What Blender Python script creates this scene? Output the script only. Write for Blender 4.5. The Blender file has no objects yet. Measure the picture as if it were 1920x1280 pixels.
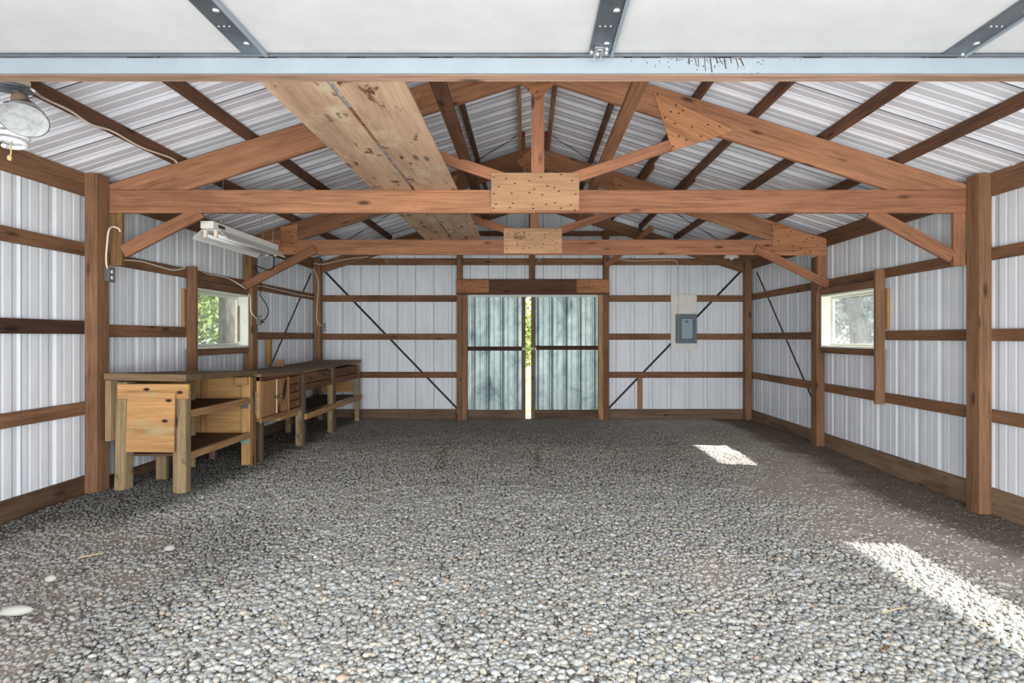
import bpy, bmesh, math, random
import numpy as np
from mathutils import Vector, Matrix, noise as mnoise

random.seed(7); rng = np.random.default_rng(7)
S = bpy.context.scene
COL = S.collection

# ------------------------------------------------------------------ camera constants (used to lay out points measured on site)
F = 1085.0; VX, VY = 990.0, 632.0; CX, CH = -0.08, 1.33
def W(px, py, Y):                       # a measured direction at depth Y -> point of the room
    return Vector((CX + (px-VX)*Y/F, Y, CH + (VY-py)*Y/F))
def WX(px, py, X):                      # the same on a side wall at X
    Y = (X-CX)*F/(px-VX)
    return Vector((X, Y, CH + (VY-py)*Y/F))

# ------------------------------------------------------------------ helpers
def tag(o, label=None, cat=None, group=None, kind=None):
    if label: o['label'] = label
    if cat: o['category'] = cat
    if group: o['group'] = group
    if kind: o['kind'] = kind
    return o

def empty(name, loc, label=None, cat=None, group=None, kind=None):
    o = bpy.data.objects.new(name, None); COL.objects.link(o)
    o.location = loc; o.empty_display_size = .1
    return tag(o, label, cat, group, kind)

def link(name, me, mat, parent=None, M=None, smooth=False):
    o = bpy.data.objects.new(name, me); COL.objects.link(o)
    if mat: me.materials.append(mat)
    if smooth:
        me.polygons.foreach_set('use_smooth', [True]*len(me.polygons))
    M = M or Matrix.Identity(4)
    if parent:
        P = Matrix.Identity(4); q = parent; loc = Vector((0,0,0))
        # parents are either empties (translation) or meshes with a full matrix
        o.parent = parent
        M = wm(parent).inverted() @ M
    o.matrix_basis = M
    return o

def wm(o):
    m = o.matrix_basis.copy()
    while o.parent:
        o = o.parent; m = o.matrix_basis @ m
    return m

def frame(p0, p1, up=(0,0,1)):
    x = (p1-p0).normalized(); up = Vector(up)
    if abs(x.dot(up)) > .98: up = Vector((0,1,0))
    y = up.cross(x).normalized(); z = x.cross(y)
    M = Matrix((x, y, z)).transposed().to_4x4()
    M.translation = (p0+p1)/2
    return M

def beam(name, p0, p1, w, h, mat, parent=None, up=(0,0,1), bev=.004, wob=0.0):
    """board with its length on local X, w on local Y, h on local Z (grain follows X)"""
    p0, p1 = Vector(p0), Vector(p1); L = (p1-p0).length
    bm = bmesh.new()
    bmesh.ops.create_cube(bm, size=1)
    bmesh.ops.scale(bm, vec=(L, w, h), verts=bm.verts)
    if bev: bmesh.ops.bevel(bm, geom=list(bm.edges), offset=min(bev, w*.2, h*.2), segments=1, affect='EDGES')
    me = bpy.data.meshes.new(name); bm.to_mesh(me); bm.free()
    return link(name, me, mat, parent, frame(p0, p1, up))

def box(name, a, b, mat, parent=None, axis=None, bev=.003):
    """axis-aligned board given by two corners, grain on the longest side (or on axis)"""
    a, b = Vector(a), Vector(b); lo = Vector(map(min, a, b)); hi = Vector(map(max, a, b)); d = hi-lo; c = (lo+hi)/2
    k = axis if axis is not None else max(range(3), key=lambda i: d[i])
    e = Vector((0,0,0)); e[k] = d[k]/2
    if k == 0: return beam(name, c-e, c+e, d[1], d[2], mat, parent, (0,0,1), bev)
    if k == 1: return beam(name, c-e, c+e, d[0], d[2], mat, parent, (0,0,1), bev)
    return beam(name, c-e, c+e, d[0], d[1], mat, parent, (0,1,0), bev)

def hexa(name, pts, mat, parent=None, axis=0, bev=.003):
    """eight free corners: bottom 4 (ccw) then top 4; local X on the chosen world axis"""
    c = sum((Vector(p) for p in pts), Vector())/8
    R = [Matrix.Identity(3), Matrix(((0,-1,0),(1,0,0),(0,0,1))), Matrix(((0,0,-1),(0,1,0),(1,0,0)))][axis]
    bm = bmesh.new(); Ri = R.transposed()
    v = [bm.verts.new(Ri @ (Vector(p)-c)) for p in pts]
    for f in ((3,2,1,0),(4,5,6,7),(0,1,5,4),(1,2,6,5),(2,3,7,6),(3,0,4,7)): bm.faces.new([v[i] for i in f])
    bmesh.ops.recalc_face_normals(bm, faces=bm.faces)
    if bev: bmesh.ops.bevel(bm, geom=list(bm.edges), offset=bev, segments=1, affect='EDGES')
    me = bpy.data.meshes.new(name); bm.to_mesh(me); bm.free()
    M = R.to_4x4(); M.translation = c
    return link(name, me, mat, parent, M)

def plate(name, poly, y0, y1, mat, parent=None, rot=0.0, bev=.002):
    """polygon in XZ extruded from depth y0 to y1; rot = direction of the grain in the XZ plane"""
    cx = sum(p[0] for p in poly)/len(poly); cz = sum(p[1] for p in poly)/len(poly)
    bm = bmesh.new(); ca, sa = math.cos(-rot), math.sin(-rot)
    f = [];  b = []
    for x, z in poly:
        dx, dz = x-cx, z-cz; u, v = ca*dx-sa*dz, sa*dx+ca*dz
        f.append(bm.verts.new((u, (y0-y1)/2, v))); b.append(bm.verts.new((u, (y1-y0)/2, v)))
    bm.faces.new(f); bm.faces.new(b[::-1]); n = len(poly)
    for i in range(n): bm.faces.new((f[i], b[i], b[(i+1)%n], f[(i+1)%n]))
    bmesh.ops.recalc_face_normals(bm, faces=bm.faces)
    if bev: bmesh.ops.bevel(bm, geom=list(bm.edges), offset=bev, segments=1, affect='EDGES')
    me = bpy.data.meshes.new(name); bm.to_mesh(me); bm.free()
    M = Matrix.Rotation(-rot, 4, 'Y'); M.translation = (cx, (y0+y1)/2, cz)
    return link(name, me, mat, parent, M)

def catmull(pts, n=8):
    P = [Vector(p) for p in pts]; P = [2*P[0]-P[1]] + P + [2*P[-1]-P[-2]]; out = []
    for i in range(1, len(P)-2):
        for k in range(n):
            t = k/n; a, b, c, d = P[i-1:i+3]
            out.append(.5*((2*b)+(c-a)*t+(2*a-5*b+4*c-d)*t*t+(3*b-a-3*c+d)*t**3))
    out.append(P[-2]); return out

def tube_mesh(name, pts, r, seg=8, smooth=8, radii=None):
    P = catmull(pts, smooth) if smooth else [Vector(p) for p in pts]
    bm = bmesh.new(); rings = []; prev = None
    for i, p in enumerate(P):
        t = (P[min(i+1, len(P)-1)]-P[max(i-1, 0)]).normalized()
        n = (prev - t*prev.dot(t)) if prev else (t.orthogonal())
        n.normalize(); prev = n; b = t.cross(n)
        rr = r if radii is None else np.interp(i/(len(P)-1), np.linspace(0,1,len(radii)), radii)
        rings.append([bm.verts.new(p+n*math.cos(2*math.pi*k/seg)*rr+b*math.sin(2*math.pi*k/seg)*rr) for k in range(seg)])
    for a, b in zip(rings, rings[1:]):
        for k in range(seg): bm.faces.new((a[k], a[(k+1)%seg], b[(k+1)%seg], b[k]))
    bm.faces.new(rings[0][::-1]); bm.faces.new(rings[-1])
    me = bpy.data.meshes.new(name); bm.to_mesh(me); bm.free(); return me

def tube(name, pts, r, mat, parent=None, seg=8, smooth=8, radii=None):
    pts = [Vector(p) for p in pts]; c = pts[0]
    me = tube_mesh(name, [p-c for p in pts], r, seg, smooth, radii)
    return link(name, me, mat, parent, Matrix.Translation(c), True)

def lathe(name, prof, mat, parent=None, M=None, seg=24, caps=True):
    """prof: (radius, height) on local Z"""
    bm = bmesh.new(); rings = []
    for r, z in prof:
        rings.append([bm.verts.new((r*math.cos(2*math.pi*k/seg), r*math.sin(2*math.pi*k/seg), z)) for k in range(seg)])
    for a, b in zip(rings, rings[1:]):
        for k in range(seg): bm.faces.new((a[k], a[(k+1)%seg], b[(k+1)%seg], b[k]))
    if caps: bm.faces.new(rings[0][::-1]); bm.faces.new(rings[-1])
    bmesh.ops.recalc_face_normals(bm, faces=bm.faces)
    me = bpy.data.meshes.new(name); bm.to_mesh(me); bm.free()
    o = link(name, me, mat, parent, M, True)
    return o

# ------------------------------------------------------------------ materials
def newmat(name):
    m = bpy.data.materials.new(name); m.use_nodes = True; nt = m.node_tree
    return m, nt, nt.nodes['Principled BSDF']
def N(nt, t, **kw):
    n = nt.nodes.new(t)
    for k, v in kw.items():
        if k in n.inputs.keys(): n.inputs[k].default_value = v
        else: setattr(n, k, v)
    return n
def ramp(nt, fac, stops):
    n = nt.nodes.new('ShaderNodeValToRGB'); e = n.color_ramp.elements
    while len(e) < len(stops): e.new(.5)
    for el, (p, c) in zip(e, stops): el.position = p; el.color = (*c, 1)
    nt.links.new(fac, n.inputs[0]); return n.outputs[0]
def mix(nt, fac, a, b, mode='MIX'):
    n = nt.nodes.new('ShaderNodeMix'); n.data_type = 'RGBA'; n.blend_type = mode
    for s, v in ((0, fac), (6, a), (7, b)):
        if hasattr(v, 'type') and hasattr(v, 'links'): nt.links.new(v, n.inputs[s])
        else: n.inputs[s].default_value = v if s == 0 else ((*v, 1) if len(v) == 3 else v)
    return n.outputs[2]
def mth(nt, op, a, b=None):
    n = nt.nodes.new('ShaderNodeMath'); n.operation = op
    for s, v in ((0, a), (1, b)):
        if v is None: continue
        if hasattr(v, 'links'): nt.links.new(v, n.inputs[s])
        else: n.inputs[s].default_value = v
    return n.outputs[0]
def sc(c, k): return tuple(min(1, x*k) for x in c)
def srgb(r, g, b):
    f = lambda u: u/12.92 if u <= .04045 else ((u+.055)/1.055)**2.4
    return tuple(f(x/255) for x in (r, g, b))

def wood(name, base, var=.45, blotch=.5, knots=True, nails=0.0, grain=1.0, rough=.75, spots=None, stain=None):
    lum = .3*base[0]+.6*base[1]+.1*base[2]; base = tuple((x*.81+lum*.19)*.97 for x in base)
    m, nt, bs = newmat(name); L = nt.links
    tc = N(nt, 'ShaderNodeTexCoord'); oi = N(nt, 'ShaderNodeObjectInfo')
    off = mth(nt, 'MULTIPLY', oi.outputs['Random'], 61.0)
    va = N(nt, 'ShaderNodeVectorMath', operation='ADD'); L.new(tc.outputs['Object'], va.inputs[0]); L.new(off, va.inputs[1])
    def mapped(s):
        mp = N(nt, 'ShaderNodeMapping'); mp.inputs['Scale'].default_value = s; L.new(va.outputs[0], mp.inputs[0]); return mp.outputs[0]
    g = N(nt, 'ShaderNodeTexNoise', Scale=1.0, Detail=6.0, Roughness=.65, Distortion=1.2); L.new(mapped((1.3*grain, 26*grain, 26*grain)), g.inputs[0])
    g2 = N(nt, 'ShaderNodeTexNoise', Scale=1.0, Detail=3.0, Roughness=.6, Distortion=.4); L.new(mapped((4, 150, 150)), g2.inputs[0])
    big = N(nt, 'ShaderNodeTexNoise', Scale=1.0, Detail=4.0, Roughness=.6); L.new(mapped((1.1, 4, 4)), big.inputs[0])
    c = ramp(nt, g.outputs[0], [(.28, sc(base, 1-var)), (.5, base), (.72, sc(base, 1+var*.55))])
    c = mix(nt, .35, c, ramp(nt, g2.outputs[0], [(.35, (.45,.42,.4)), (.65, (1.25,1.25,1.25))]), 'MULTIPLY')
    c = mix(nt, blotch, c, ramp(nt, big.outputs[0], [(.3, (.42,.36,.32)), (.5, (.95,.95,.95)), (.75, (1.25,1.2,1.15))]), 'MULTIPLY')
    # per-board brightness
    c = mix(nt, 1.0, c, ramp(nt, oi.outputs['Random'], [(0, (.78,.76,.74)), (1, (1.12,1.12,1.12))]), 'MULTIPLY')
    if knots:
        v = N(nt, 'ShaderNodeTexVoronoi', Scale=1.0); L.new(mapped((2.2, 7, 7)), v.inputs[0])
        k = ramp(nt, v.outputs['Distance'], [(.07, (1,1,1)), (.17, (0,0,0))])
        c = mix(nt, k, c, sc(base, .25))
    if nails:
        sx = N(nt, 'ShaderNodeSeparateXYZ'); L.new(mapped((nails*.5, 1, nails)), sx.inputs[0]); cx = N(nt, 'ShaderNodeCombineXYZ'); L.new(sx.outputs[0], cx.inputs[0]); L.new(sx.outputs[2], cx.inputs[1])
        v = N(nt, 'ShaderNodeTexVoronoi', Scale=1.0, Randomness=.8, voronoi_dimensions='2D'); L.new(cx.outputs[0], v.inputs[0])
        k = ramp(nt, v.outputs['Distance'], [(.045, (1,1,1)), (.095, (0,0,0))])
        c = mix(nt, k, c, (.025,.014,.01))
    if stain:
        st = N(nt, 'ShaderNodeTexNoise', Scale=1.0, Detail=5.0, Roughness=.62); L.new(mapped((2.6, 5, 5)), st.inputs[0])
        c = mix(nt, ramp(nt, st.outputs[0], [(.56, (0,0,0)), (.66, (1,1,1))]), c, stain)
        if spots:
            s2 = N(nt, 'ShaderNodeTexNoise', Scale=1.0, Detail=5.0, Roughness=.6); L.new(mapped((4.7, 9.3, 9.3)), s2.inputs[0])
            c = mix(nt, ramp(nt, s2.outputs[0], [(.60, (0,0,0)), (.64, (1,1,1))]), c, spots)
    L.new(c, bs.inputs['Base Color']); bs.inputs['Roughness'].default_value = rough
    bs.inputs['Specular IOR Level'].default_value = .25
    bp = N(nt, 'ShaderNodeBump', Strength=.25, Distance=.004); L.new(g.outputs[0], bp.inputs['Height']); L.new(bp.outputs[0], bs.inputs['Normal'])
    return m

M = {}
M['beam']   = wood('truss_timber', srgb(168,111,71))
M['beam2']  = wood('truss_timber_ruddy', srgb(178,114,76))
M['post']   = wood('post_timber', srgb(148,105,69))
M['girt']   = wood('girt_timber', srgb(142,99,65), blotch=.6)
M['girt_dark'] = wood('girt_timber_dark', srgb(84,56,42))
M['purlin'] = wood('purlin_timber', srgb(126,84,58), blotch=.7)
M['ply']    = wood('plywood_gusset', srgb(216,162,112), var=.25, blotch=.3, knots=False, nails=15)
M['ply_red'] = wood('plywood_gusset_ruddy', srgb(188,122,70), var=.45, blotch=.3, knots=False, nails=13)
M['plank']  = wood('plank_plywood', srgb(224,182,146), var=.16, blotch=.5, knots=True, rough=.8, stain=srgb(204,184,156), spots=srgb(104,74,50))
M['skirt']  = wood('skirt_timber', srgb(112,84,62), blotch=.7)
M['skirt_tan'] = wood('skirt_timber_tan', srgb(134,106,80), blotch=.7)
M['fronthead'] = wood('front_header_timber', srgb(182,144,118), knots=True)
M['palestrip'] = wood('pale_strip', srgb(244,214,156), knots=False, blotch=.2, var=.15)
M['blond']  = wood('blond_timber', srgb(190,140,84))
M['bench']  = wood('bench_timber', srgb(150,110,62), blotch=.7)
M['bench_leg'] = wood('bench_leg_timber', srgb(168,142,98), blotch=.75, stain=srgb(96,86,66))
M['bench_end'] = wood('bench_end_plywood', srgb(196,142,74), var=.4, blotch=.4, knots=False, nails=5.5, grain=.45, stain=srgb(172,150,112))
M['bench_yellow'] = wood('bench_yellow_plywood', srgb(196,146,74), var=.3)
M['bench_top'] = wood('bench_top_boards', srgb(140,112,78), blotch=.6, knots=False)
M['bench_dark'] = wood('bench_shelf_dark', srgb(104,78,56), blotch=.6, knots=False)
M['scorch'] = wood('scorched_wood', srgb(62,50,42), knots=False)
M['drawer'] = wood('drawer_timber', srgb(134,86,50), blotch=.5, knots=False)
M['cabdoor'] = wood('cabinet_door_wood', srgb(188,134,74), var=.15, blotch=.35, knots=False)
M['burn'] = wood('cabinet_door_wood_scorched', srgb(178,124,68), var=.15, blotch=.5, knots=False, stain=srgb(40,32,28))
M['header'] = wood('header_timber', srgb(118,76,50))
M['greywood'] = wood('weathered_timber', srgb(122,98,76), blotch=.7)

def plain(name, col, rough=.5, metal=0.0, spec=.4, noise=0.0, nscale=6.0, dark=.6):
    m, nt, bs = newmat(name)
    bs.inputs['Base Color'].default_value = (*col, 1); bs.inputs['Roughness'].default_value = rough
    bs.inputs['Metallic'].default_value = metal; bs.inputs['Specular IOR Level'].default_value = spec
    if noise:
        tc = N(nt, 'ShaderNodeTexCoord'); n = N(nt, 'ShaderNodeTexNoise', Scale=nscale, Detail=5.0, Roughness=.65); nt.links.new(tc.outputs['Object'], n.inputs[0])
        c = mix(nt, noise, col, ramp(nt, n.outputs[0], [(.3, sc(col, dark)), (.55, col), (.75, sc(col, 1.1))]))
        nt.links.new(c, bs.inputs['Base Color'])
    return m
M['galv'] = plain('galvanised_steel', srgb(118,126,134), .42, .75, .5, .8, 7)
M['rail'] = plain('pale_galvanised_rail', srgb(134,143,152), .5, .15, .5, .6, 3, .85)
M['doorpanel'] = plain('white_door_board', srgb(188,188,190), .7, 0, .2, .6, 5, .88)
M['white'] = plain('white_paint', srgb(232,230,224), .5, 0, .4, .4, 8, .85)
M['whiteframe'] = plain('white_window_paint', srgb(232,232,222), .55, 0, .3, .6, 9, .8)
M['offwhite'] = plain('cable_jacket', srgb(226,212,194), .5)
M['black'] = plain('black_rubber', srgb(24,22,22), .6)
M['strap'] = plain('black_steel_strap', srgb(40,40,44), .5, .3)
M['greybox'] = plain('grey_enamel', srgb(104,116,124), .45, .1, .5, .5, 12, .8)
M['greydoor'] = plain('pale_grey_enamel', srgb(150,166,180), .45, .1, .5, .6, 14, .8)
M['outlet'] = plain('outlet_steel', srgb(140,142,142), .4, .7, .5, .5, 30)
M['red'] = plain('red_paint', srgb(120,28,22), .6)
M['knob'] = plain('aged_metal_knob', srgb(150,140,124), .35, .8)
M['brown_knob'] = plain('dark_pull', srgb(44,34,28), .5)
M['teal'] = plain('teal_paint', srgb(120,160,156), .6, 0, .3, .5, 20)
M['glassbulb'] = plain('frosted_bulb', srgb(236,238,240), .12, 0, .8)
M['lens'] = plain('frosted_lens', srgb(200,202,206), .2, .2, .8, .9, 22, .6)
M['silver'] = plain('silver_reflector', srgb(226,228,232), .12, .9, .6)
M['socket'] = plain('brown_socket', srgb(140,120,104), .45)
M['string'] = plain('pull_string', srgb(206,178,130), .8)
M['bluish'] = plain('blue_paint_mark', srgb(150,160,186), .7)
M['ink'] = plain('stamp_ink', srgb(52,34,24), .8)
M['stripeye'] = plain('steel_ring', srgb(176,176,170), .35, .8)
M['rock'] = plain('pale_rock', srgb(164,163,156), .8, 0, .2, .5, 25, .8)
M['leaf_dry'] = plain('dry_leaf', srgb(120,80,50), .8)
M['twig'] = plain('dry_twig', srgb(176,156,124), .8)

def sheet(name, base, dirt, dirtamt, vertical=True, rough=.42):
    m, nt, bs = newmat(name); L = nt.links
    tc = N(nt, 'ShaderNodeTexCoord'); mp = N(nt, 'ShaderNodeMapping'); L.new(tc.outputs['Object'], mp.inputs[0])
    mp.inputs['Scale'].default_value = (5, 5, .7) if vertical else (.7, 5, .7)
    n = N(nt, 'ShaderNodeTexNoise', Scale=1.0, Detail=7.0, Roughness=.7, Distortion=.5); L.new(mp.outputs[0], n.inputs[0])
    n2 = N(nt, 'ShaderNodeTexNoise', Scale=26.0, Detail=4.0, Roughness=.7); L.new(tc.outputs['Object'], n2.inputs[0])
    n3 = N(nt, 'ShaderNodeTexNoise', Scale=1.3, Detail=3.0); L.new(tc.outputs['Object'], n3.inputs[0])
    c = mix(nt, dirtamt, base, ramp(nt, n.outputs[0], [(.32, dirt), (.52, base), (.7, sc(base, 1.08))]))
    c = mix(nt, .35, c, ramp(nt, n3.outputs[0], [(.35, (.82,.84,.86)), (.6, (1.03,1.03,1.03))]), 'MULTIPLY')
    sp = ramp(nt, n2.outputs[0], [(.71, (0,0,0)), (.75, (1,1,1))])
    c = mix(nt, mth(nt, 'MULTIPLY', sp, .45), c, (.14,.12,.1))
    L.new(c, bs.inputs['Base Color']); bs.inputs['Roughness'].default_value = rough; bs.inputs['Specular IOR Level'].default_value = .45
    return m
M['wall'] = sheet('white_ribbed_wall_sheet', srgb(232,236,243), srgb(200,208,214), .5)
M['roof'] = sheet('white_ribbed_roof_sheet', srgb(234,234,242), srgb(196,196,204), .5, False, .36)
M['seam'] = plain('dark_sheet_seam', srgb(70,74,80), .7)  # dark lines along roof sheet laps and down the back door sheets
M['seam_and_shade'] = plain('lap_edge_and_rib_shade', srgb(128,136,142), .6)  # lap edges on the side walls, painted rib shade on the back wall

def galvdoor():
    m, nt, bs = newmat('patchy_galvanised_door_sheet'); L = nt.links
    tc = N(nt, 'ShaderNodeTexCoord'); mp = N(nt, 'ShaderNodeMapping'); L.new(tc.outputs['Object'], mp.inputs[0]); mp.inputs['Scale'].default_value = (3.2, 1, 2.2)
    n = N(nt, 'ShaderNodeTexNoise', Scale=1.0, Detail=7.0, Roughness=.7, Distortion=.8); L.new(mp.outputs[0], n.inputs[0])
    mp2 = N(nt, 'ShaderNodeMapping'); L.new(tc.outputs['Object'], mp2.inputs[0]); mp2.inputs['Scale'].default_value = (20, 1, 1.2)
    n2 = N(nt, 'ShaderNodeTexNoise', Scale=1.0, Detail=5.0, Roughness=.7); L.new(mp2.outputs[0], n2.inputs[0])
    c = ramp(nt, n.outputs[0], [(.3, srgb(100,116,122)), (.45, srgb(158,178,180)), (.6, srgb(190,206,203)), (.75, srgb(214,226,222))])
    c = mix(nt, .5, c, ramp(nt, n2.outputs[0], [(.3, (.62,.68,.68)), (.6, (1.05,1.06,1.04))]), 'MULTIPLY')
    L.new(c, bs.inputs['Base Color']); bs.inputs['Roughness'].default_value = .38; bs.inputs['Metallic'].default_value = .25
    # blotches and vertical streaks, the sheet's own patchy galvanised tone
    return m
M['doorsheet'] = galvdoor()

def glass(name, haze, tint):
    m = bpy.data.materials.new(name); m.use_nodes = True; nt = m.node_tree; nt.nodes.clear(); L = nt.links
    out = N(nt, 'ShaderNodeOutputMaterial'); tr = N(nt, 'ShaderNodeBsdfTransparent'); tr.inputs[0].default_value = (.95,.97,.97,1)
    gl = N(nt, 'ShaderNodeBsdfGlossy', Roughness=.05); tl = N(nt, 'ShaderNodeBsdfTranslucent'); tl.inputs[0].default_value = (*tint, 1)
    df = N(nt, 'ShaderNodeBsdfDiffuse'); df.inputs[0].default_value = (*tint, 1)
    tc = N(nt, 'ShaderNodeTexCoord'); n = N(nt, 'ShaderNodeTexNoise', Scale=5.0, Detail=6.0, Roughness=.7); L.new(tc.outputs['Object'], n.inputs[0])
    hz = ramp(nt, n.outputs[0], [(.3, (haze*.5,)*3), (.7, (haze*1.5,)*3)])
    a = N(nt, 'ShaderNodeMixShader'); a.inputs[0].default_value = .5; L.new(tl.outputs[0], a.inputs[1]); L.new(df.outputs[0], a.inputs[2])
    b = N(nt, 'ShaderNodeMixShader'); L.new(hz, b.inputs[0]); L.new(tr.outputs[0], b.inputs[1]); L.new(a.outputs[0], b.inputs[2])
    c = N(nt, 'ShaderNodeMixShader'); c.inputs[0].default_value = .05; L.new(b.outputs[0], c.inputs[1]); L.new(gl.outputs[0], c.inputs[2])
    L.new(c.outputs[0], out.inputs[0]); return m
M['glass_l'] = glass('dusty_window_glass', .10, (.8,.82,.8))
M['glass_r'] = glass('window_glass', .08, (.85,.88,.92))

# ------------------------------------------------------------------ floor: gravel over dirt
XW = 3.64; Y0, Y1 = 2.66, 9.69            # building envelope
def fh(x, y):
    """level of the gravel bed"""
    x = np.asarray(x, float); y = np.asarray(y, float)
    near = np.clip((7.6-y)/3.0, 0, 1)
    l = np.clip((-x-1.2)/2.2, 0, 1); r = np.clip((x-1.8)/1.7, 0, 1)
    h = .10*l*(.25+.75*near) - .065*r*near
    h = h - .02*np.clip((y-8)/1.6, 0, 1)
    return h
def sm(a, b, v): 
    t = np.clip((v-a)/(b-a), 0, 1); return t*t*(3-2*t)
_gr = rng.random((160, 160))
def vnoise(x, y, s):
    x = np.asarray(x)*s+71.3; y = np.asarray(y)*s+33.7
    xi = np.floor(x).astype(int); yi = np.floor(y).astype(int); fx = x-xi; fy = y-yi
    fx = fx*fx*(3-2*fx); fy = fy*fy*(3-2*fy)
    g = lambda a, b: _gr[a % 160, b % 160]
    return (g(xi,yi)*(1-fx)+g(xi+1,yi)*fx)*(1-fy)+(g(xi,yi+1)*(1-fx)+g(xi+1,yi+1)*fx)*fy
def fbm(x, y, s): return .5*vnoise(x,y,s)+.3*vnoise(x,y,s*2.1)+.2*vnoise(x,y,s*4.3)
def masks(x, y):
    """0..1: how much bare dirt shows; 0..1 how dark and damp the dirt is"""
    n = fbm(x, y, 1.6)-.5; n2 = fbm(x+9, y, .8)-.5
    right = sm(1.35, 2.35, x + n*1.3 + .25*(4.6-y)*(y<4.6)*-.9)          # along the right wall
    right = right*sm(2.6, 3.4, y + n*.6)
    left = sm(1.62, 2.2, -x + n*.9 - .25*(y-2.6)) * (1-sm(3.6, 4.3, y + n*.5))*(.72+.9*n)
    back = sm(6.2, 8.4, y + n2*1.6)*.75
    tan = np.exp(-(((x-.95)/.28)**2+((y-3.3)/.5)**2))*1.1
    rutl = np.exp(-((x+1.02+.06*np.sin(y*3))/.07)**2)*sm(5.6,6.1,y)*(1-sm(7.0,7.6,y))
    rutr = np.exp(-((x-.02-.05*(y-6.4))/.06)**2)*sm(5.7,6.1,y)*(1-sm(6.9,7.3,y))
    rut2 = np.exp(-((x+1.45+.05*np.sin(y*2))/.10)**2)*sm(4.0,4.6,y)*(1-sm(5.4,6.4,y))*.7
    dirt = np.clip(np.maximum.reduce([right, left, back*.8, tan*(.6+n), rutl, rutr, rut2]) , 0, 1)
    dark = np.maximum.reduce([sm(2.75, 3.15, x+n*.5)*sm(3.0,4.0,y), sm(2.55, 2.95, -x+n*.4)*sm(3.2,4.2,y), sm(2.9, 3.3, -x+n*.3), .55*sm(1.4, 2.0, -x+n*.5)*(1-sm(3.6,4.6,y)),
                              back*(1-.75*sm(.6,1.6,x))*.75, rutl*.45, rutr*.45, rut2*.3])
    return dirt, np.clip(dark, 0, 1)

def floor_mesh():
    x0, x1, y0, y1, st = -3.64, 3.64, -1.5, 9.74, .035
    nx = int((x1-x0)/st)+1; ny = int((y1-y0)/st)+1
    X, Y = np.meshgrid(np.linspace(x0,x1,nx), np.linspace(y0,y1,ny))
    D, K = masks(X, Y)
    Z = fh(X, Y) + (fbm(X, Y, 7)-.5)*.018 + (fbm(X, Y, 1.7)-.5)*.03 - .012
    rut = np.exp(-((X+1.02+.06*np.sin(Y*3))/.08)**2)*sm(5.6,6.1,Y)*(1-sm(7.0,7.6,Y))+np.exp(-((X-.02-.05*(Y-6.4))/.07)**2)*sm(5.7,6.1,Y)*(1-sm(6.9,7.3,Y))
    Z -= .018*rut
    co = np.stack([X,Y,Z], -1).reshape(-1,3)
    i = np.arange(nx*ny).reshape(ny,nx)
    q = np.stack([i[:-1,:-1], i[:-1,1:], i[1:,1:], i[1:,:-1]], -1).reshape(-1,4)
    me = np_mesh('floor', co, q)
    for nm, a in (('dirt', D), ('damp', K)):
        at = me.attributes.new(nm, 'FLOAT', 'POINT'); at.data.foreach_set('value', a.reshape(-1).astype(np.float32))
    return me
def np_mesh(name, co, faces):
    me = bpy.data.meshes.new(name); n = faces.shape[1]
    me.vertices.add(len(co)); me.vertices.foreach_set('co', np.ascontiguousarray(co, np.float32).reshape(-1))
    me.loops.add(faces.size); me.loops.foreach_set('vertex_index', np.ascontiguousarray(faces, np.int32).reshape(-1))
    me.polygons.add(len(faces)); me.polygons.foreach_set('loop_start', np.arange(0, faces.size, n, dtype=np.int32))
    me.polygons.foreach_set('use_smooth', np.ones(len(faces), bool))
    me.update(calc_edges=True); me.validate(); return me

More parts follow.
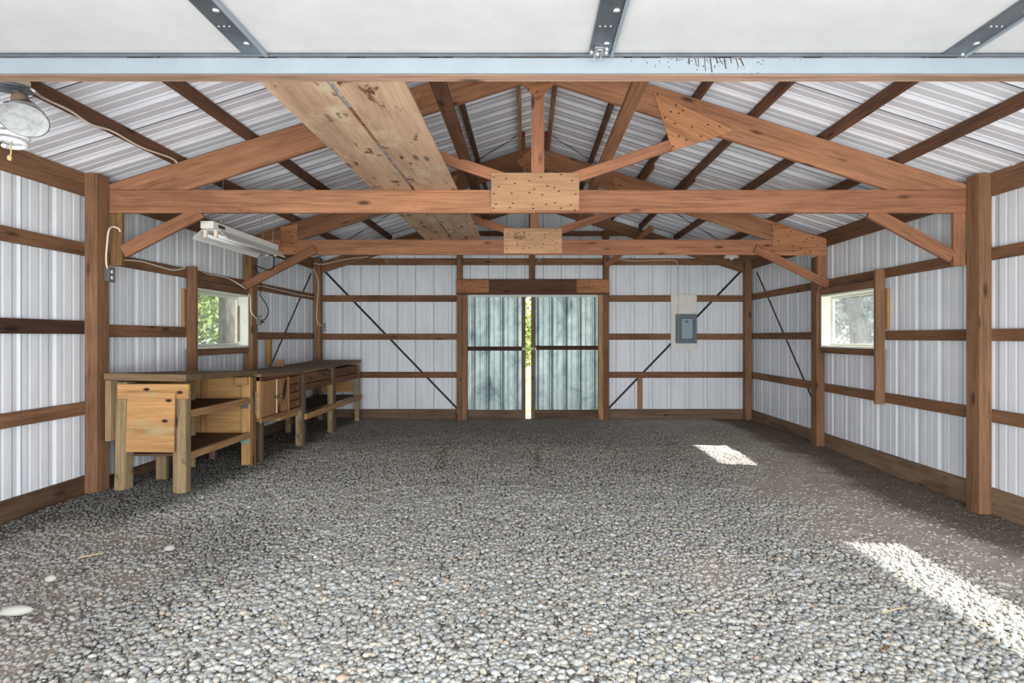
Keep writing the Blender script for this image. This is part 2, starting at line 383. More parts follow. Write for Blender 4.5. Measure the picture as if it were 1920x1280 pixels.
def floor_mat():
    m, nt, bs = newmat('dirt_and_fine_gravel'); L = nt.links
    tc = N(nt, 'ShaderNodeTexCoord'); d = N(nt, 'ShaderNodeAttribute', attribute_name='dirt'); k = N(nt, 'ShaderNodeAttribute', attribute_name='damp')
    v = N(nt, 'ShaderNodeTexVoronoi', Scale=52.0); L.new(tc.outputs['Object'], v.inputs[0])
    ve = N(nt, 'ShaderNodeTexVoronoi', Scale=52.0, feature='DISTANCE_TO_EDGE'); L.new(tc.outputs['Object'], ve.inputs[0])
    sep = N(nt, 'ShaderNodeSeparateColor'); L.new(v.outputs['Color'], sep.inputs[0])
    st = ramp(nt, sep.outputs[0], [(0, srgb(120,116,110)), (.4, srgb(154,150,142)), (.75, srgb(176,172,164)), (1, srgb(205,202,194))])
    gap = ramp(nt, ve.outputs['Distance'], [(.0, (.42,.40,.38)), (.14, (1,1,1))])
    grav = mix(nt, 1.0, st, gap, 'MULTIPLY')
    n = N(nt, 'ShaderNodeTexNoise', Scale=60.0, Detail=6.0, Roughness=.75); L.new(tc.outputs['Object'], n.inputs[0])
    nb = N(nt, 'ShaderNodeTexNoise', Scale=3.0, Detail=5.0, Roughness=.65); L.new(tc.outputs['Object'], nb.inputs[0])
    dirt = ramp(nt, n.outputs[0], [(.3, srgb(160,150,140)), (.5, srgb(192,182,172)), (.7, srgb(212,203,193))])
    dirt = mix(nt, .5, dirt, ramp(nt, nb.outputs[0], [(.3, (.7,.68,.66)), (.65, (1.1,1.1,1.1))]), 'MULTIPLY')
    # dirt shows between the stones first
    f = mth(nt, 'ADD', d.outputs['Fac'], mth(nt, 'MULTIPLY', mth(nt, 'SUBTRACT', sep.outputs[1], .5), .7))
    c = mix(nt, ramp(nt, f, [(.35, (0,0,0)), (.65, (1,1,1))]), grav, dirt)
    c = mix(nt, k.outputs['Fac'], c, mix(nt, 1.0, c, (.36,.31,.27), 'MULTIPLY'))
    L.new(c, bs.inputs['Base Color']); bs.inputs['Roughness'].default_value = .9; bs.inputs['Specular IOR Level'].default_value = .15
    b1 = N(nt, 'ShaderNodeBump', Strength=.8, Distance=.012); L.new(ve.outputs['Distance'], b1.inputs['Height'])
    b2 = N(nt, 'ShaderNodeBump', Strength=.6, Distance=.012); L.new(n.outputs[0], b2.inputs['Height']); L.new(b1.outputs[0], b2.inputs['Normal'])
    L.new(b2.outputs[0], bs.inputs['Normal']); return m
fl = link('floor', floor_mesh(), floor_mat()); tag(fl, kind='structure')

def stones():
    def ico(sub):
        bm = bmesh.new(); bmesh.ops.create_icosphere(bm, subdivisions=sub, radius=1)
        v = np.array([p.co[:] for p in bm.verts]); f = np.array([[w.index for w in p.verts] for p in bm.faces]); bm.free(); return v, f
    out_co, out_f, out_c = [], [], []; base = 0
    def scatter(ya, yb, dens, sub, rmin, rmax):
        nonlocal base
        n = int(dens*(yb-ya)*7.1)
        y = rng.uniform(ya, yb, n); x = rng.uniform(-3.58, 3.58, n)
        half = .92*y+.35                                        # only where the view could reach
        D, K = masks(x, y)
        keep = (np.abs(x) < half) & (rng.random(n) > D*.88) 
        x, y, D, K = x[keep], y[keep], D[keep], K[keep]; n = len(x)
        V, Fc = ico(sub)
        r = rmin+(rmax-rmin)*rng.random(n)**2.4; r *= (1-.25*K)
        sx = rng.uniform(.85, 1.35, n); sy = rng.uniform(.75, 1.0, n); sz = rng.uniform(.5, .8, n)
        a = rng.uniform(0, 2*np.pi, n); b = rng.normal(0, .28, n); c = rng.normal(0, .28, n)
        P = V[None]*np.stack([r*sx, r*sy, r*sz], -1)[:, None, :]
        P = P*(1+rng.normal(0, .10, (n, len(V), 1)))
        ca, sa = np.cos(a)[:,None], np.sin(a)[:,None]
        X = P[...,0]; Yp = P[...,1]; Z = P[...,2]
        cb, sb = np.cos(b)[:,None], np.sin(b)[:,None]; Yp, Z = Yp*cb-Z*sb, Yp*sb+Z*cb
        cc, sc_ = np.cos(c)[:,None], np.sin(c)[:,None]; X, Z = X*cc-Z*sc_, X*sc_+Z*cc
        X, Yp = X*ca-Yp*sa, X*sa+Yp*ca
        z0 = fh(x, y)+(fbm(x, y, 7)-.5)*.018+(fbm(x, y, 1.7)-.5)*.03-.012 + r*.25 + rng.uniform(0, .008, n)*(1-D) - r*.35*D
        co = np.stack([X+x[:,None], Yp+y[:,None], Z+z0[:,None]], -1).reshape(-1, 3)
        fc = (Fc[None]+(np.arange(n)*len(V))[:,None,None]).reshape(-1, 3)+base
        base += len(co)
        t = rng.random(n); g = rng.normal(.350, .042, n).clip(.15, .46)
        col = np.stack([g*1.0, g*.985, g*.915], -1)
        m1 = t < .22; col[m1] *= np.array([.92, .98, 1.05])              # bluish
        m2 = (t > .22) & (t < .40); col[m2] *= np.array([1.06, .99, .89])   # tan
        m3 = t > .965; col[m3] = np.array([.50, .49, .45])               # pale quartz
        m4 = (t > .945) & (t < .955); col[m4] *= np.array([1.1, .85, .7])
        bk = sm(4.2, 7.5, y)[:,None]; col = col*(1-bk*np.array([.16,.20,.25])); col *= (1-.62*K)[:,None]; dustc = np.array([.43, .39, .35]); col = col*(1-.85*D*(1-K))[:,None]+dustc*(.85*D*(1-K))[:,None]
        out_co.append(co); out_f.append(fc); out_c.append(np.repeat(np.concatenate([col, np.ones((n,1))], 1), len(V), 0))
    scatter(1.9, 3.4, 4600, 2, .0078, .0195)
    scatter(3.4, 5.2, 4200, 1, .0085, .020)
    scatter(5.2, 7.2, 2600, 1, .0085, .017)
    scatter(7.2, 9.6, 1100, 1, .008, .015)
    me = np_mesh('gravel', np.concatenate(out_co), np.concatenate(out_f))
    at = me.color_attributes.new('stone', 'FLOAT_COLOR', 'POINT'); at.data.foreach_set('color', np.concatenate(out_c).astype(np.float32).reshape(-1))
    m, nt, bs = newmat('mixed_river_gravel'); L = nt.links
    a = N(nt, 'ShaderNodeAttribute', attribute_name='stone'); tc = N(nt, 'ShaderNodeTexCoord')
    n = N(nt, 'ShaderNodeTexNoise', Scale=140.0, Detail=4.0, Roughness=.7); L.new(tc.outputs['Object'], n.inputs[0])
    c = mix(nt, .5, a.outputs['Color'], ramp(nt, n.outputs[0], [(.3, (.75,.75,.75)), (.7, (1.15,1.15,1.15))]), 'MULTIPLY')
    L.new(c, bs.inputs['Base Color']); bs.inputs['Roughness'].default_value = .85; bs.inputs['Specular IOR Level'].default_value = .1
    o = link('gravel', me, m)
    tag(o, 'loose grey river gravel spread over the dirt floor', 'gravel', kind='stuff')
stones()

# ------------------------------------------------------------------ ribbed sheet walls
def profile(L, pitch=.305, off=.11):
    """points (s, d): s along the sheet, d = offset outward"""
    pts = [(0, 0)]; s = off
    while s < L+pitch:
        for ds, d in ((-.038, 0), (-.016, .011), (.016, .011), (.038, 0),
                      (.088, 0), (.096, .0026), (.107, .0026), (.115, 0), (.180, 0), (.188, .0026), (.199, .0026), (.207, 0)):
            if 0 < s+ds < L: pts.append((s+ds, d))
        s += pitch
    pts.append((L, 0)); pts = sorted(set(pts)); return pts
def interp_prof(pts, s):
    return float(np.interp(s, [p[0] for p in pts], [p[1] for p in pts]))
def ribbed(name, L, place, z0, ztop, openings, mat, off=.11, lap_shade_mat=None, pitch=.305, every=3):
    """place(s, d, z) -> world; openings: (s0, s1, z0, z1)"""
    pr = profile(L, pitch, off)
    ss = sorted({p[0] for p in pr} | {s for o in openings for s in o[:2]})
    bm = bmesh.new()
    for a, b in zip(ss, ss[1:]):
        da, db = interp_prof(pr, a), interp_prof(pr, b); m_ = (a+b)/2
        spans = [(z0, None)]
        for o in openings:
            if o[0]-1e-6 < m_ < o[1]+1e-6: spans = ([(z0, o[2])] if o[2] > z0+.01 else []) + [(o[3], None)]
        for lo, hi in spans:
            ha = ztop(a) if hi is None else hi; hb = ztop(b) if hi is None else hi
            if ha <= lo or hb <= lo: continue
            bm.faces.new([bm.verts.new(place(*q)) for q in ((a, da, lo), (b, db, lo), (b, db, hb), (a, da, ha))])
    bmesh.ops.remove_doubles(bm, verts=bm.verts, dist=1e-5)
    # thin dark lines: sheet laps, and painted rib shade on the back wall
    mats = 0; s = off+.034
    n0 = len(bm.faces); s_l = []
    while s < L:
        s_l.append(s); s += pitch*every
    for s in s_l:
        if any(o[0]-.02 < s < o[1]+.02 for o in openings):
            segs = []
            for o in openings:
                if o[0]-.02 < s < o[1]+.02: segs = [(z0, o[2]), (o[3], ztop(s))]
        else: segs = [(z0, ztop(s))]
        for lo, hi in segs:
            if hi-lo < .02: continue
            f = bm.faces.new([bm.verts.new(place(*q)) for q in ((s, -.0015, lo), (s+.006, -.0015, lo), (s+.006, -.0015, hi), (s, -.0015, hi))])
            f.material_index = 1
    me = bpy.data.meshes.new(name); bm.to_mesh(me); bm.free()
    o = link(name, me, mat); me.materials.append(lap_shade_mat or M['seam_and_shade']); return tag(o, kind='structure')

HR, SL = 3.69, .316
def roofz(x): return HR - SL*abs(x)
PT = .090                                     # purlins lie on the trusses, sheets on the purlins
WZ0, WZ1 = 1.205, 1.848                       # window heights
win_l = (6.02, 7.165); win_r = (6.02, 7.15); win_f = (2.20, 3.74)
yb = -.6  # unseen front stretch of the side walls, added to block the sun
ribbed('wall_left', Y1-yb, lambda s, d, z: (-XW-d, yb+s, z), -.03, lambda s: roofz(XW)+PT+.012, [(win_l[0]-yb, win_l[1]-yb, WZ0, WZ1)], M['wall'], .05)
ribbed('wall_right', Y1-yb, lambda s, d, z: (XW+d, yb+s, z), -.12, lambda s: roofz(XW)+PT+.012, [(win_f[0]-yb, win_f[1]-yb, WZ0, WZ1), (win_r[0]-yb, win_r[1]-yb, WZ0, WZ1)], M['wall'], .02)
ribbed('wall_back', 2*XW, lambda s, d, z: (-XW+s, Y1+d, z), -.06, lambda s: roofz(-XW+s)+PT+.012, [(XW-1.10, XW+1.10, -.06, 2.03)], M['wall'], .12, None, .305, 1)  # line on every rib puts the rib shade into the colour
# front wall closing the added stretch, beside and above its opening
ribbed('wall_front', 2*XW, lambda s, d, z: (-XW+s, -.62-d, z), -.1, lambda s: roofz(-XW+s)+PT+.012, [(XW-3.2, XW+3.2, -.1, 2.62)], M['wall'], .12)

def roof():
    ys = -.7; pr = [(q[0], q[1]*1.7) for q in profile(Y1+.25-ys, .23, .06)]  # roof carried forward out of view, added to keep sun off the floor
    bm = bmesh.new(); off = PT+.004
    for sgn in (-1, 1):
        prev = None
        for s, d in pr:
            a = bm.verts.new((sgn*.0, ys+s, HR+off+d)); b = bm.verts.new((sgn*3.95, ys+s, HR+off+d-SL*3.95))
            if prev: bm.faces.new((prev[0], prev[1], b, a))
            prev = (a, b)
        s = .06+.038
        while s < Y1+.2-ys:
            f = bm.faces.new([bm.verts.new(q) for q in ((0, ys+s, HR+off-.002), (sgn*3.9, ys+s, HR+off-.002-SL*3.9), (sgn*3.9, ys+s+.009, HR+off-.002-SL*3.9), (0, ys+s+.009, HR+off-.002))])
            f.material_index = 1; s += .69
    me = bpy.data.meshes.new('ceiling'); bm.to_mesh(me); bm.free()
    o = link('ceiling', me, M['roof']); me.materials.append(M['seam']); tag(o, kind='structure')
    # folded ridge cap on top
    bm = bmesh.new()
    v = [bm.verts.new(q) for q in ((-.16, ys, HR+PT-.02), (0, ys, HR+PT+.04), (.16, ys, HR+PT-.02), (-.16, Y1+.25, HR+PT-.02), (0, Y1+.25, HR+PT+.04), (.16, Y1+.25, HR+PT-.02))]
    bm.faces.new((v[0], v[1], v[4], v[3])); bm.faces.new((v[1], v[2], v[5], v[4]))
    me = bpy.data.meshes.new('ridge_cap'); bm.to_mesh(me); bm.free(); link('ridge_cap', me, M['roof'], o)
roof()

# ------------------------------------------------------------------ wall posts
PY = [(4.59, 4.73), (7.18, 7.32), (9.52, 9.65)]
names = ['nearest the camera', 'beside the window', 'in the back corner']
for side, sgn in (('left', -1), ('right', 1)):
    for k, (a, b) in enumerate(PY):
        top = roofz(3.5)+.05 if k != 1 else 2.33
        if k == 0: top = roofz(3.6)+PT-.01
        zb = float(fh(sgn*3.55, a))-.12
        if k == 2: zb = -.1
        t = box('wall_post', (sgn*3.5, a, zb), (sgn*3.6, b, top), M['post'])
        tag(t, f'square brown timber post against the {side} wall, the one {names[k]}', 'post', 'square posts along the side walls')

# ------------------------------------------------------------------ girts
rows = {'B': (1.945, 2.04, 'top'), 'C': (1.30, 1.395, 'middle'), 'D': (.655, .755, 'low')}
bays = [(-.55, 4.735, 'front bay'), (4.735, 7.25, 'window bay'), (7.25, 9.645, 'rear bay')]
for side, sgn in (('left', -1), ('right', 1)):
    for bi, (a, b, where) in enumerate(bays):
        for key, (lo, hi, word) in rows.items():
            if side == 'left' and bi == 0:
                lo += {'B': .035, 'C': .055, 'D': .06}[key]; hi += {'B': .04, 'C': .065, 'D': .06}[key]
            if side == 'left' and bi == 1: lo += .03*(key == 'C') ; hi += .04*(key == 'C')
            mat = M['girt_dark'] if (side == 'left' and bi == 0 and key == 'C') else M['girt']
            segs = [(a, b)]
            if bi == 1 and key == 'C': segs = [(a, 5.96)]
            if bi == 0 and key == 'C' and side == 'right': segs = [(3.78, b)]
            for (u, v) in segs:
                g = box('wall_girt', (sgn*3.6, u+.001, lo), (sgn*3.638, v-.001, hi), mat)
                extra = 'very dark brown ' if mat is M['girt_dark'] else 'brown '
                tag(g, f'{extra}horizontal board, {word} of three on the {side} wall, {where}', 'board', f'horizontal boards along the {side} wall')
        # eave board under the roof edge
        t = box('eave_board', (sgn*3.6, a+.001, roofz(3.6)-.097), (sgn*3.638, b-.001, roofz(3.638)+PT+.002), M['girt'])
        tag(t, f'wide brown eave board where the {side} wall meets the roof, {where}', 'board', f'eave boards along the {side} wall')
    # skirt boards = baseboards of the barn
    for bi, (a, b, where) in enumerate(bays):
        z0 = [-.02, -.05, -.06][bi] if side == 'left' else [-.16, -.14, -.08][bi]
        z1 = [.225, .16, .13][bi] if side == 'left' else [.13, .132, .13][bi]
        o = box(f'baseboard_{side}' , (sgn*3.6, a+.001, z0), (sgn*3.638, b-.001, z1), M['skirt'] if side == 'left' else M['skirt_tan'])
        tag(o, kind='structure')
for sgn, (xa, xb), side in ((-1, (-3.5, -1.255), 'left'), (1, (1.255, 3.5), 'right')):
    for lo, hi, word in ((.652, .752, 'lowest'), (1.287, 1.39, 'middle'), (1.922, 2.03, 'highest')):
        o = box('wall_girt', (xa-.1*(sgn<0), 9.65, lo), (xb+.1*(sgn>0), 9.688, hi), M['girt'])
        tag(o, f'brown horizontal board on the back wall, {side} of the doors, {word} of three', 'board', 'horizontal boards on the back wall')
    o = box('baseboard_back', (xa-.1*(sgn<0), 9.65, -.08), (xb+.1*(sgn>0), 9.688, .13), M['skirt_tan']); tag(o, kind='structure')
o = box('wall_girt', (-3.25, 9.65, 2.535), (3.25, 9.688, 2.645), M['girt']); tag(o, 'long brown board across the whole back wall just above the door header', 'board', 'horizontal boards on the back wall')
o = box('wall_girt', (-1.95, 9.65, 3.02), (1.95, 9.688, 3.10), M['girt']); tag(o, 'short brown board high in the back gable under the ridge', 'board', 'horizontal boards on the back wall')
o = box('cripple_stud', (1.75, 9.652, .13), (1.83, 9.688, .652), M['blond']); tag(o, 'short blond upright stud at the foot of the back wall, right of the doors', 'stud')

# ------------------------------------------------------------------ trusses
def truss(y, label, heel):
    t = empty('roof_truss', (0, y, 2.347), label, 'truss', 'timber roof trusses'); yb_ = y+.038
    cb, ct = 2.347, 2.535
    box('bottom_chord', (-3.598, y, cb), (-.02, yb_, ct), M['beam'], t, 0)
    box('bottom_chord', (-.018, y, cb), (3.598, yb_, ct), M['beam2'], t, 0)
    V = .247
    for s in (-1, 1):
        xb_ = (HR-V-ct-.002)/SL
        a = -math.atan(SL)*s
        pts = [(0.001*s, HR), (s*3.598, roofz(3.598)), (s*3.598, ct+.002), (s*xb_, ct+.002), (0.001*s, HR-V)]
        plate('top_chord', pts, y, yb_, M['beam'], t, a)
        # web, centre line
        p0, p1 = Vector((s*.22, y+.019, 2.612)), Vector((s*1.335, y+.019, 2.985))
        d = (p1-p0).normalized(); p1e = p0+d*1.02
        beam('web', p0, p1e, .036, .092, M['beam2'], t)
        plate('web_gusset', [(s*.94, 3.335), (s*1.60, 3.02), (s*1.52, 2.985), (s*1.10, 2.85)], y-.013, y-.001, M['ply_red'], t, a*1.6)
    plate('king_post', [(-.053, 2.67), (.053, 2.67), (.053, HR-V-.02), (-.053, HR-V-.02)], y, yb_, M['beam2'], t, math.pi/2)
    plate('apex_gusset', [(0, 3.262), (.225, 3.487), (0, 3.68), (-.225, 3.487)], y-.013, y-.001, M['ply_red'], t, .3)
    g = plate('centre_gusset', [(-.38, 2.362), (.338, 2.362), (.338, 2.672), (-.38, 2.672)], y-.013, y-.001, M['ply'], t)
    if heel:
        plate('heel_gusset', [(2.93, 2.338), (3.598, 2.338), (3.598, 2.535), (2.93, 2.735)], y-.013, y-.001, M['ply_red'], t)
        plate('heel_gusset', [(-2.92, 2.352), (-2.92, 2.73), (-3.13, 2.69), (-3.13, 2.352)], y-.013, y-.001, M['ply_red'], t)
        # lumber stamp printed on the centre plate
        st = []
        x0, z0 = -.235, 2.555
        me_pts = [[(x0-.015, z0-.01), (x0-.012, z0+.045), (x0+.06, z0+.065)], [(x0, z0-.03), (x0+.008, z0+.03)], [(x0+.03, z0-.028), (x0+.034, z0+.028), (x0+.01, z0+.03)],
                  [(x0+.004, z0), (x0+.03, z0+.002)], [(x0+.115, z0-.005), (x0+.10, z0+.08)], [(x0+.02, z0-.11), (x0+.028, z0-.06)]]
        bm = bmesh.new()
        def stroke(pl, wd=.0035):
            for (ax, az), (bx, bz) in zip(pl, pl[1:]):
                d = Vector((bx-ax, 0, bz-az)).normalized(); n = Vector((-d.z, 0, d.x))*wd
                A, B = Vector((ax, y-.0137, az)), Vector((bx, y-.0137, bz))
                bm.faces.new([bm.verts.new(q) for q in (A-n, B-n, B+n, A+n)])
        for pl in me_pts: stroke(pl)
        for r in (.022, .009): stroke([(x0+.07+r*math.cos(k*math.pi/8), z0+r*math.sin(k*math.pi/8)) for k in range(17)], .003)
        me = bpy.data.meshes.new('ink_stamp'); bm.to_mesh(me); bm.free(); o = link('ink_stamp', me, M['ink'], g)
    return t
T1, T2 = 4.732, 7.14
truss(T1, 'nearest timber roof truss spanning the room, pale nailed plate at its centre', False)
truss(T2, 'second timber roof truss, deeper in the room, ink stamp on its centre plate', True)
# gable rafters against the back wall
g = empty('gable_rafter_frame', (0, 9.605, 2.55), 'dark timber gable rafters and centre stud against the back wall', 'rafter')
for s in (-1, 1):
    plate('rafter', [(0.001*s, HR), (s*3.498, roofz(3.498)), (s*3.498, roofz(3.498)-.185), (0.001*s, HR-.185)], 9.605, 9.645, M['girt'], g, -math.atan(SL)*s)
plate('centre_stud', [(-.062, 2.285), (.036, 2.285), (.036, 3.49), (-.062, 3.49)], 9.56, 9.603, M['girt'], g, math.pi/2)

# blocks and knee braces
for s, side in ((-1, 'left'), (1, 'right')):
    o = box('support_block', (s*3.5, T1+.001, 1.915), (s*3.405, T1+.037, 2.3465), M['bench'] if s < 0 else M['beam']); tag(o, f'short upright wood block under the near truss on the {side} post', 'block')
    # near truss braces sit between block and chord
    a = Vector((s*3.40, T1+.019, 2.03)); b = Vector((s*2.76, T1+.019, 2.36))
    if s > 0: a = Vector((3.40, T1+.019, 1.99)); b = Vector((2.72, T1+.019, 2.36))
    o = beam('knee_brace', a, b, .037, .105, M['beam']); tag(o, f'diagonal knee brace under the near truss at the {side} post', 'brace', 'diagonal knee braces')
    o = box('support_block', (s*3.5, 7.142, 2.03), (s*3.598, 7.1795, 2.3465), M['bench'] if s < 0 else M['ply_red']); tag(o, f'wide wood block below the second truss on the {side} window post', 'block')
for s, pts in ((-1, ((455, 538), (591, 467))), (1, ((1560, 537), (1416, 466)))):
    o = beam('knee_brace', W(*pts[0], 7.10), W(*pts[1], 7.10), .036, .10, M['beam2'] if s > 0 else M['beam'])
    tag(o, f'diagonal knee brace nailed on the face of the second truss, {"left" if s < 0 else "right"} end', 'brace', 'diagonal knee braces')

# ------------------------------------------------------------------ purlins
PX = [.17, .70, 1.32, 1.79, 2.375, 2.98]
ords = ['lowest', 'second from the eave', 'third from the eave', 'fourth from the eave', 'fifth from the eave', 'topmost by the ridge']
pb = [(2.45, T1+.0185, 'front bay'), (T1+.019, T2+.0185, 'middle bay'), (T2+.019, 9.685, 'rear bay')]
for side, s in (('left', -1), ('right', 1)):
    for k, x in enumerate(PX):
        for bi, (a, b, where) in enumerate(pb):
            xx = x; 
            zt = roofz(xx)+.012+PT-.006*0
            w2 = .019
            t = box('roof_purlin', (s*(xx-w2), a, zt-.012-.0885), (s*(xx+w2), b, zt-.012), M['purlin'] if k != 0 else M['blond'])
            tag(t, f'narrow brown roof purlin, {side} slope, {ords[5-k]}, {where}', 'purlin', f'roof purlins on the {side} slope')
            if bi == 1 and k in (0, 2, 3):
                q = -1 if k == 0 else 1
                zz = roofz(xx)+PT

                e = box('splice_block', (s*(xx+q*.020), b-.48, zz-.095), (s*(xx+q*.056), b, zz-.03), M['bench'], t)
                box('painted_end', (s*(xx+q*.020), b-.495, zz-.095), (s*(xx+q*.056), b-.481, zz-.03), M['red'], e)
# longitudinal boards lying on the webs
for s, x in ((-1, -.60), (1, .565)):
    o = box('bracing_board', (x-.045, 2.72, 2.783), (x+.045, 7.30, 2.821), M['purlin'] if s < 0 else M['beam'], None, 1)
    tag(o, f'long board running front to back on the truss webs, {"left" if s < 0 else "right"} of the ridge', 'board', 'lengthwise bracing boards')
# stored plywood planks
for (xa, xb, ya, yb_), nm in (((-1.352, -1.025, 2.705, 7.24), 'left'), ((-1.008, -.655, 2.705, 7.30), 'right')):
    z = 2.537
    d = .012 if nm == 'left' else -.004
    o = hexa('plywood_plank', [(xa, ya, z), (xb-.01, ya, z), (xb+.0, yb_, z), (xa, yb_, z), (xa, ya, z+.019), (xb-.01, ya, z+.019), (xb, yb_, z+.019), (xa, yb_, z+.019)], M['plank'], None, 1)
    tag(o, f'long stained pale plywood plank stored overhead on the trusses, the {nm} one of the pair', 'plank', 'planks stored overhead')

# black steel straps
def strap(name_pts, nrm, label, w=.034):
    a, b = name_pts
    o = beam('steel_strap', a, b, .003, w, M['strap'], None, nrm, 0); tag(o, label, 'strap', 'black steel bracing straps')
strap((Vector((-3.47, 9.6895, 2.42)), Vector((-1.26, 9.6895, .13))), (.7,0,.7), 'black diagonal steel strap on the back wall left of the doors')
strap((Vector((3.47, 9.6895, 2.42)), Vector((1.26, 9.6895, .13))), (-.7,0,.7), 'black diagonal steel strap on the back wall behind the white panel board')
strap((Vector((-3.639, 9.50, 2.38)), Vector((-3.639, 7.6, .55))), (0,.7,.7), 'black diagonal steel strap on the left wall over the workbench')
strap((Vector((3.639, 9.40, 2.38)), Vector((3.639, 7.33, .28))), (0,-.7,.7), 'black diagonal steel strap on the right wall in the rear bay')
for s in (-1, 1):
    a = Vector((s*.22, 6.87, roofz(.22)+PT-.004)); b = Vector((s*3.45, 9.55, roofz(3.45)+PT-.004))
    strap((a, b), (0, 1, .3), f'black diagonal strap under the roof sheets, {"left" if s < 0 else "right"} slope of the rear bay', .035)

# ------------------------------------------------------------------ windows
def window(n, sgn, yr, glassmat):
    t = empty(f'window_{n}', (sgn*3.6, sum(yr)/2, WZ0), kind='structure')
    xi, xo = sgn*3.535, sgn*3.70; th = .022
    box('jamb', (xi, yr[0], WZ0), (xo, yr[0]+th, WZ1), M['whiteframe'], t, 2)
    box('jamb', (xi, yr[1]-th, WZ0), (xo, yr[1], WZ1), M['whiteframe'], t, 2)
    box('head', (xi, yr[0]+th, WZ1-th), (xo, yr[1]-th, WZ1), M['whiteframe'], t, 1)
    box('sill', (xi, yr[0]+th, WZ0), (xo, yr[1]-th, WZ0+th), M['whiteframe'], t, 1)
    s0, s1 = sgn*3.655, sgn*3.68
    a, b, lo, hi, k = yr[0]+th, yr[1]-th, WZ0+th, WZ1-th, .03
    sa = box('sash', (s0, a, lo), (s1, b, lo+k), M['whiteframe'], t, 1)
    box('sash', (s0, a, hi-k), (s1, b, hi), M['whiteframe'], t, 1)
    box('sash', (s0, a, lo+k), (s1, a+k, hi-k), M['whiteframe'], t, 2)
    box('sash', (s0, b-k, lo+k), (s1, b, hi-k), M['whiteframe'], t, 2)
    box('pane', (sgn*3.665, a+k, lo+k), (sgn*3.669, b-k, hi-k), glassmat, t, 1, 0)
    return t
w1 = window(1, -1, win_l, M['glass_l'])
tube('sash_latch', [(-3.645, 7.135, 1.28), (-3.645, 7.135, 1.72)], .008, M['blond'], w1, 6, 0)
window(2, 1, win_r, M['glass_r'])
window(3, 1, win_f, M['glass_r'])
for sgn, side, ya in ((-1, 'left', 5.955), (1, 'right', 5.955)):
    zt, zb = (2.06, .4) if sgn < 0 else (2.03, .64)
    o = box('window_stud', (sgn*3.50, ya, zb), (sgn*3.597, ya+.04, zt), M['post']); tag(o, f'dark brown upright stud beside the {side} window, on its near side', 'stud', 'studs beside the windows')
    o = box('window_stud', (sgn*3.604, ya-.024, 1.40 if sgn < 0 else 1.41), (sgn*3.636, ya+.014, 1.83), M['blond']); tag(o, f'short blond upright piece behind the stud by the {side} window', 'stud', 'blond pieces behind the window studs')
    o = box('window_rail', (sgn*3.54, ya+.044, 1.853), (sgn*3.597, 7.17, 1.925), M['girt']); tag(o, f'brown board along the top of the {side} window', 'board', 'boards above the windows')
    o = box('window_rail', (sgn*3.54, ya+.044, 1.135), (sgn*3.597, 7.17, 1.20), M['girt']); tag(o, f'brown board along the bottom of the {side} window', 'board', 'boards below the windows')
o = box('window_stud', (-3.54, 7.75, .94), (-3.60, 7.83, 1.30), M['bench_yellow']); tag(o, 'short pale upright board behind the workbench in the rear bay of the left wall', 'stud')

# ------------------------------------------------------------------ back sliding doors
for s, side in ((-1, 'left'), (1, 'right')):
    o = box('door_post', (s*1.254, 9.52, -.06), (s*1.166, 9.648, roofz(1.25)-.2), M['post']); tag(o, f'tall square timber post at the {side} of the back doors', 'post', 'posts beside the back doors')
    o = box('door_jamb', (s*1.165, 9.54, -.06), (s*1.085, 9.66, 2.028), M['blond'] if s > 0 else M['post']); tag(o, f'upright door jamb board on the {side} edge of the back doors', 'jamb', 'jamb boards of the back doors')
h = empty('door_header', (0, 9.50, 2.03), 'dark brown header over the back doors with a plywood plate at each end', 'header')
box('header_board', (-1.254, 9.481, 2.03), (1.254, 9.519, 2.28), M['header'], h, 0)
plate('header_gusset', [(-1.256, 2.06), (-.72, 2.06), (-.72, 2.27), (-1.256, 2.27)], 9.468, 9.480, M['ply_red'], h)
plate('header_gusset', [(.715, 2.06), (1.256, 2.06), (1.256, 2.275), (.715, 2.275)], 9.468, 9.480, M['ply_red'], h)
o = box('trim_1', (-1.09, 9.60, 2.0), (1.09, 9.66, 2.027), M['whiteframe']); tag(o, kind='structure')

def sheet_door(n, xa, xb, stile_right):
    t = empty(f'door_{n}', ((xa+xb)/2, 9.74, 0), kind='structure')
    bm = bmesh.new(); pr = profile(xb-xa, .24, .10); prev = None
    for s, d in pr:
        a = bm.verts.new((xa+s, 9.745+d*1.2, .09)); b = bm.verts.new((xa+s, 9.745+d*1.2, 2.02))
        if prev: bm.faces.new((prev[0], a, b, prev[1]))
        prev = (a, b)
    s = .10
    while s < xb-xa:
        f = bm.faces.new([bm.verts.new(q) for q in ((xa+s, 9.7435, .09), (xa+s+.013, 9.7435, .09), (xa+s+.013, 9.7435, 2.02), (xa+s, 9.7435, 2.02))]); f.material_index = 1; s += .24
    me = bpy.data.meshes.new('sheet'); bm.to_mesh(me); bm.free(); o = link('sheet', me, M['doorsheet'], t); me.materials.append(M['seam'])
    # grain sheets first, frame boards on the inside
    zr = 1.105 if n == 1 else 1.118
    x0, x1 = (xa, xb-.064) if stile_right else (xa+.064, xb)
    box('rail', (x0, 9.705, zr), (x1, 9.742, zr+.068), M['girt_dark'], t, 0)
    box('rail', (x0, 9.705, -.12), (x1, 9.742, .11), M['greywood'], t, 0)
    xs = (xb-.064, xb) if stile_right else (xa, xa+.064)
    box('stile', (xs[0], 9.705, -.12), (xs[1], 9.742, 2.02), M['greywood'], t, 2)
    xm = sum(xs)/2
    l = box('latch', (xm-.024, 9.695, 1.115), (xm+.024+(.03 if n == 2 else 0), 9.7045, 1.155), M['white'], t, 0)
    tube('keyhole', [(xm-.004, 9.694, 1.135), (xm+.004+(.03 if n == 2 else 0), 9.694, 1.135)], .009, M['black'], l, 8, 0)
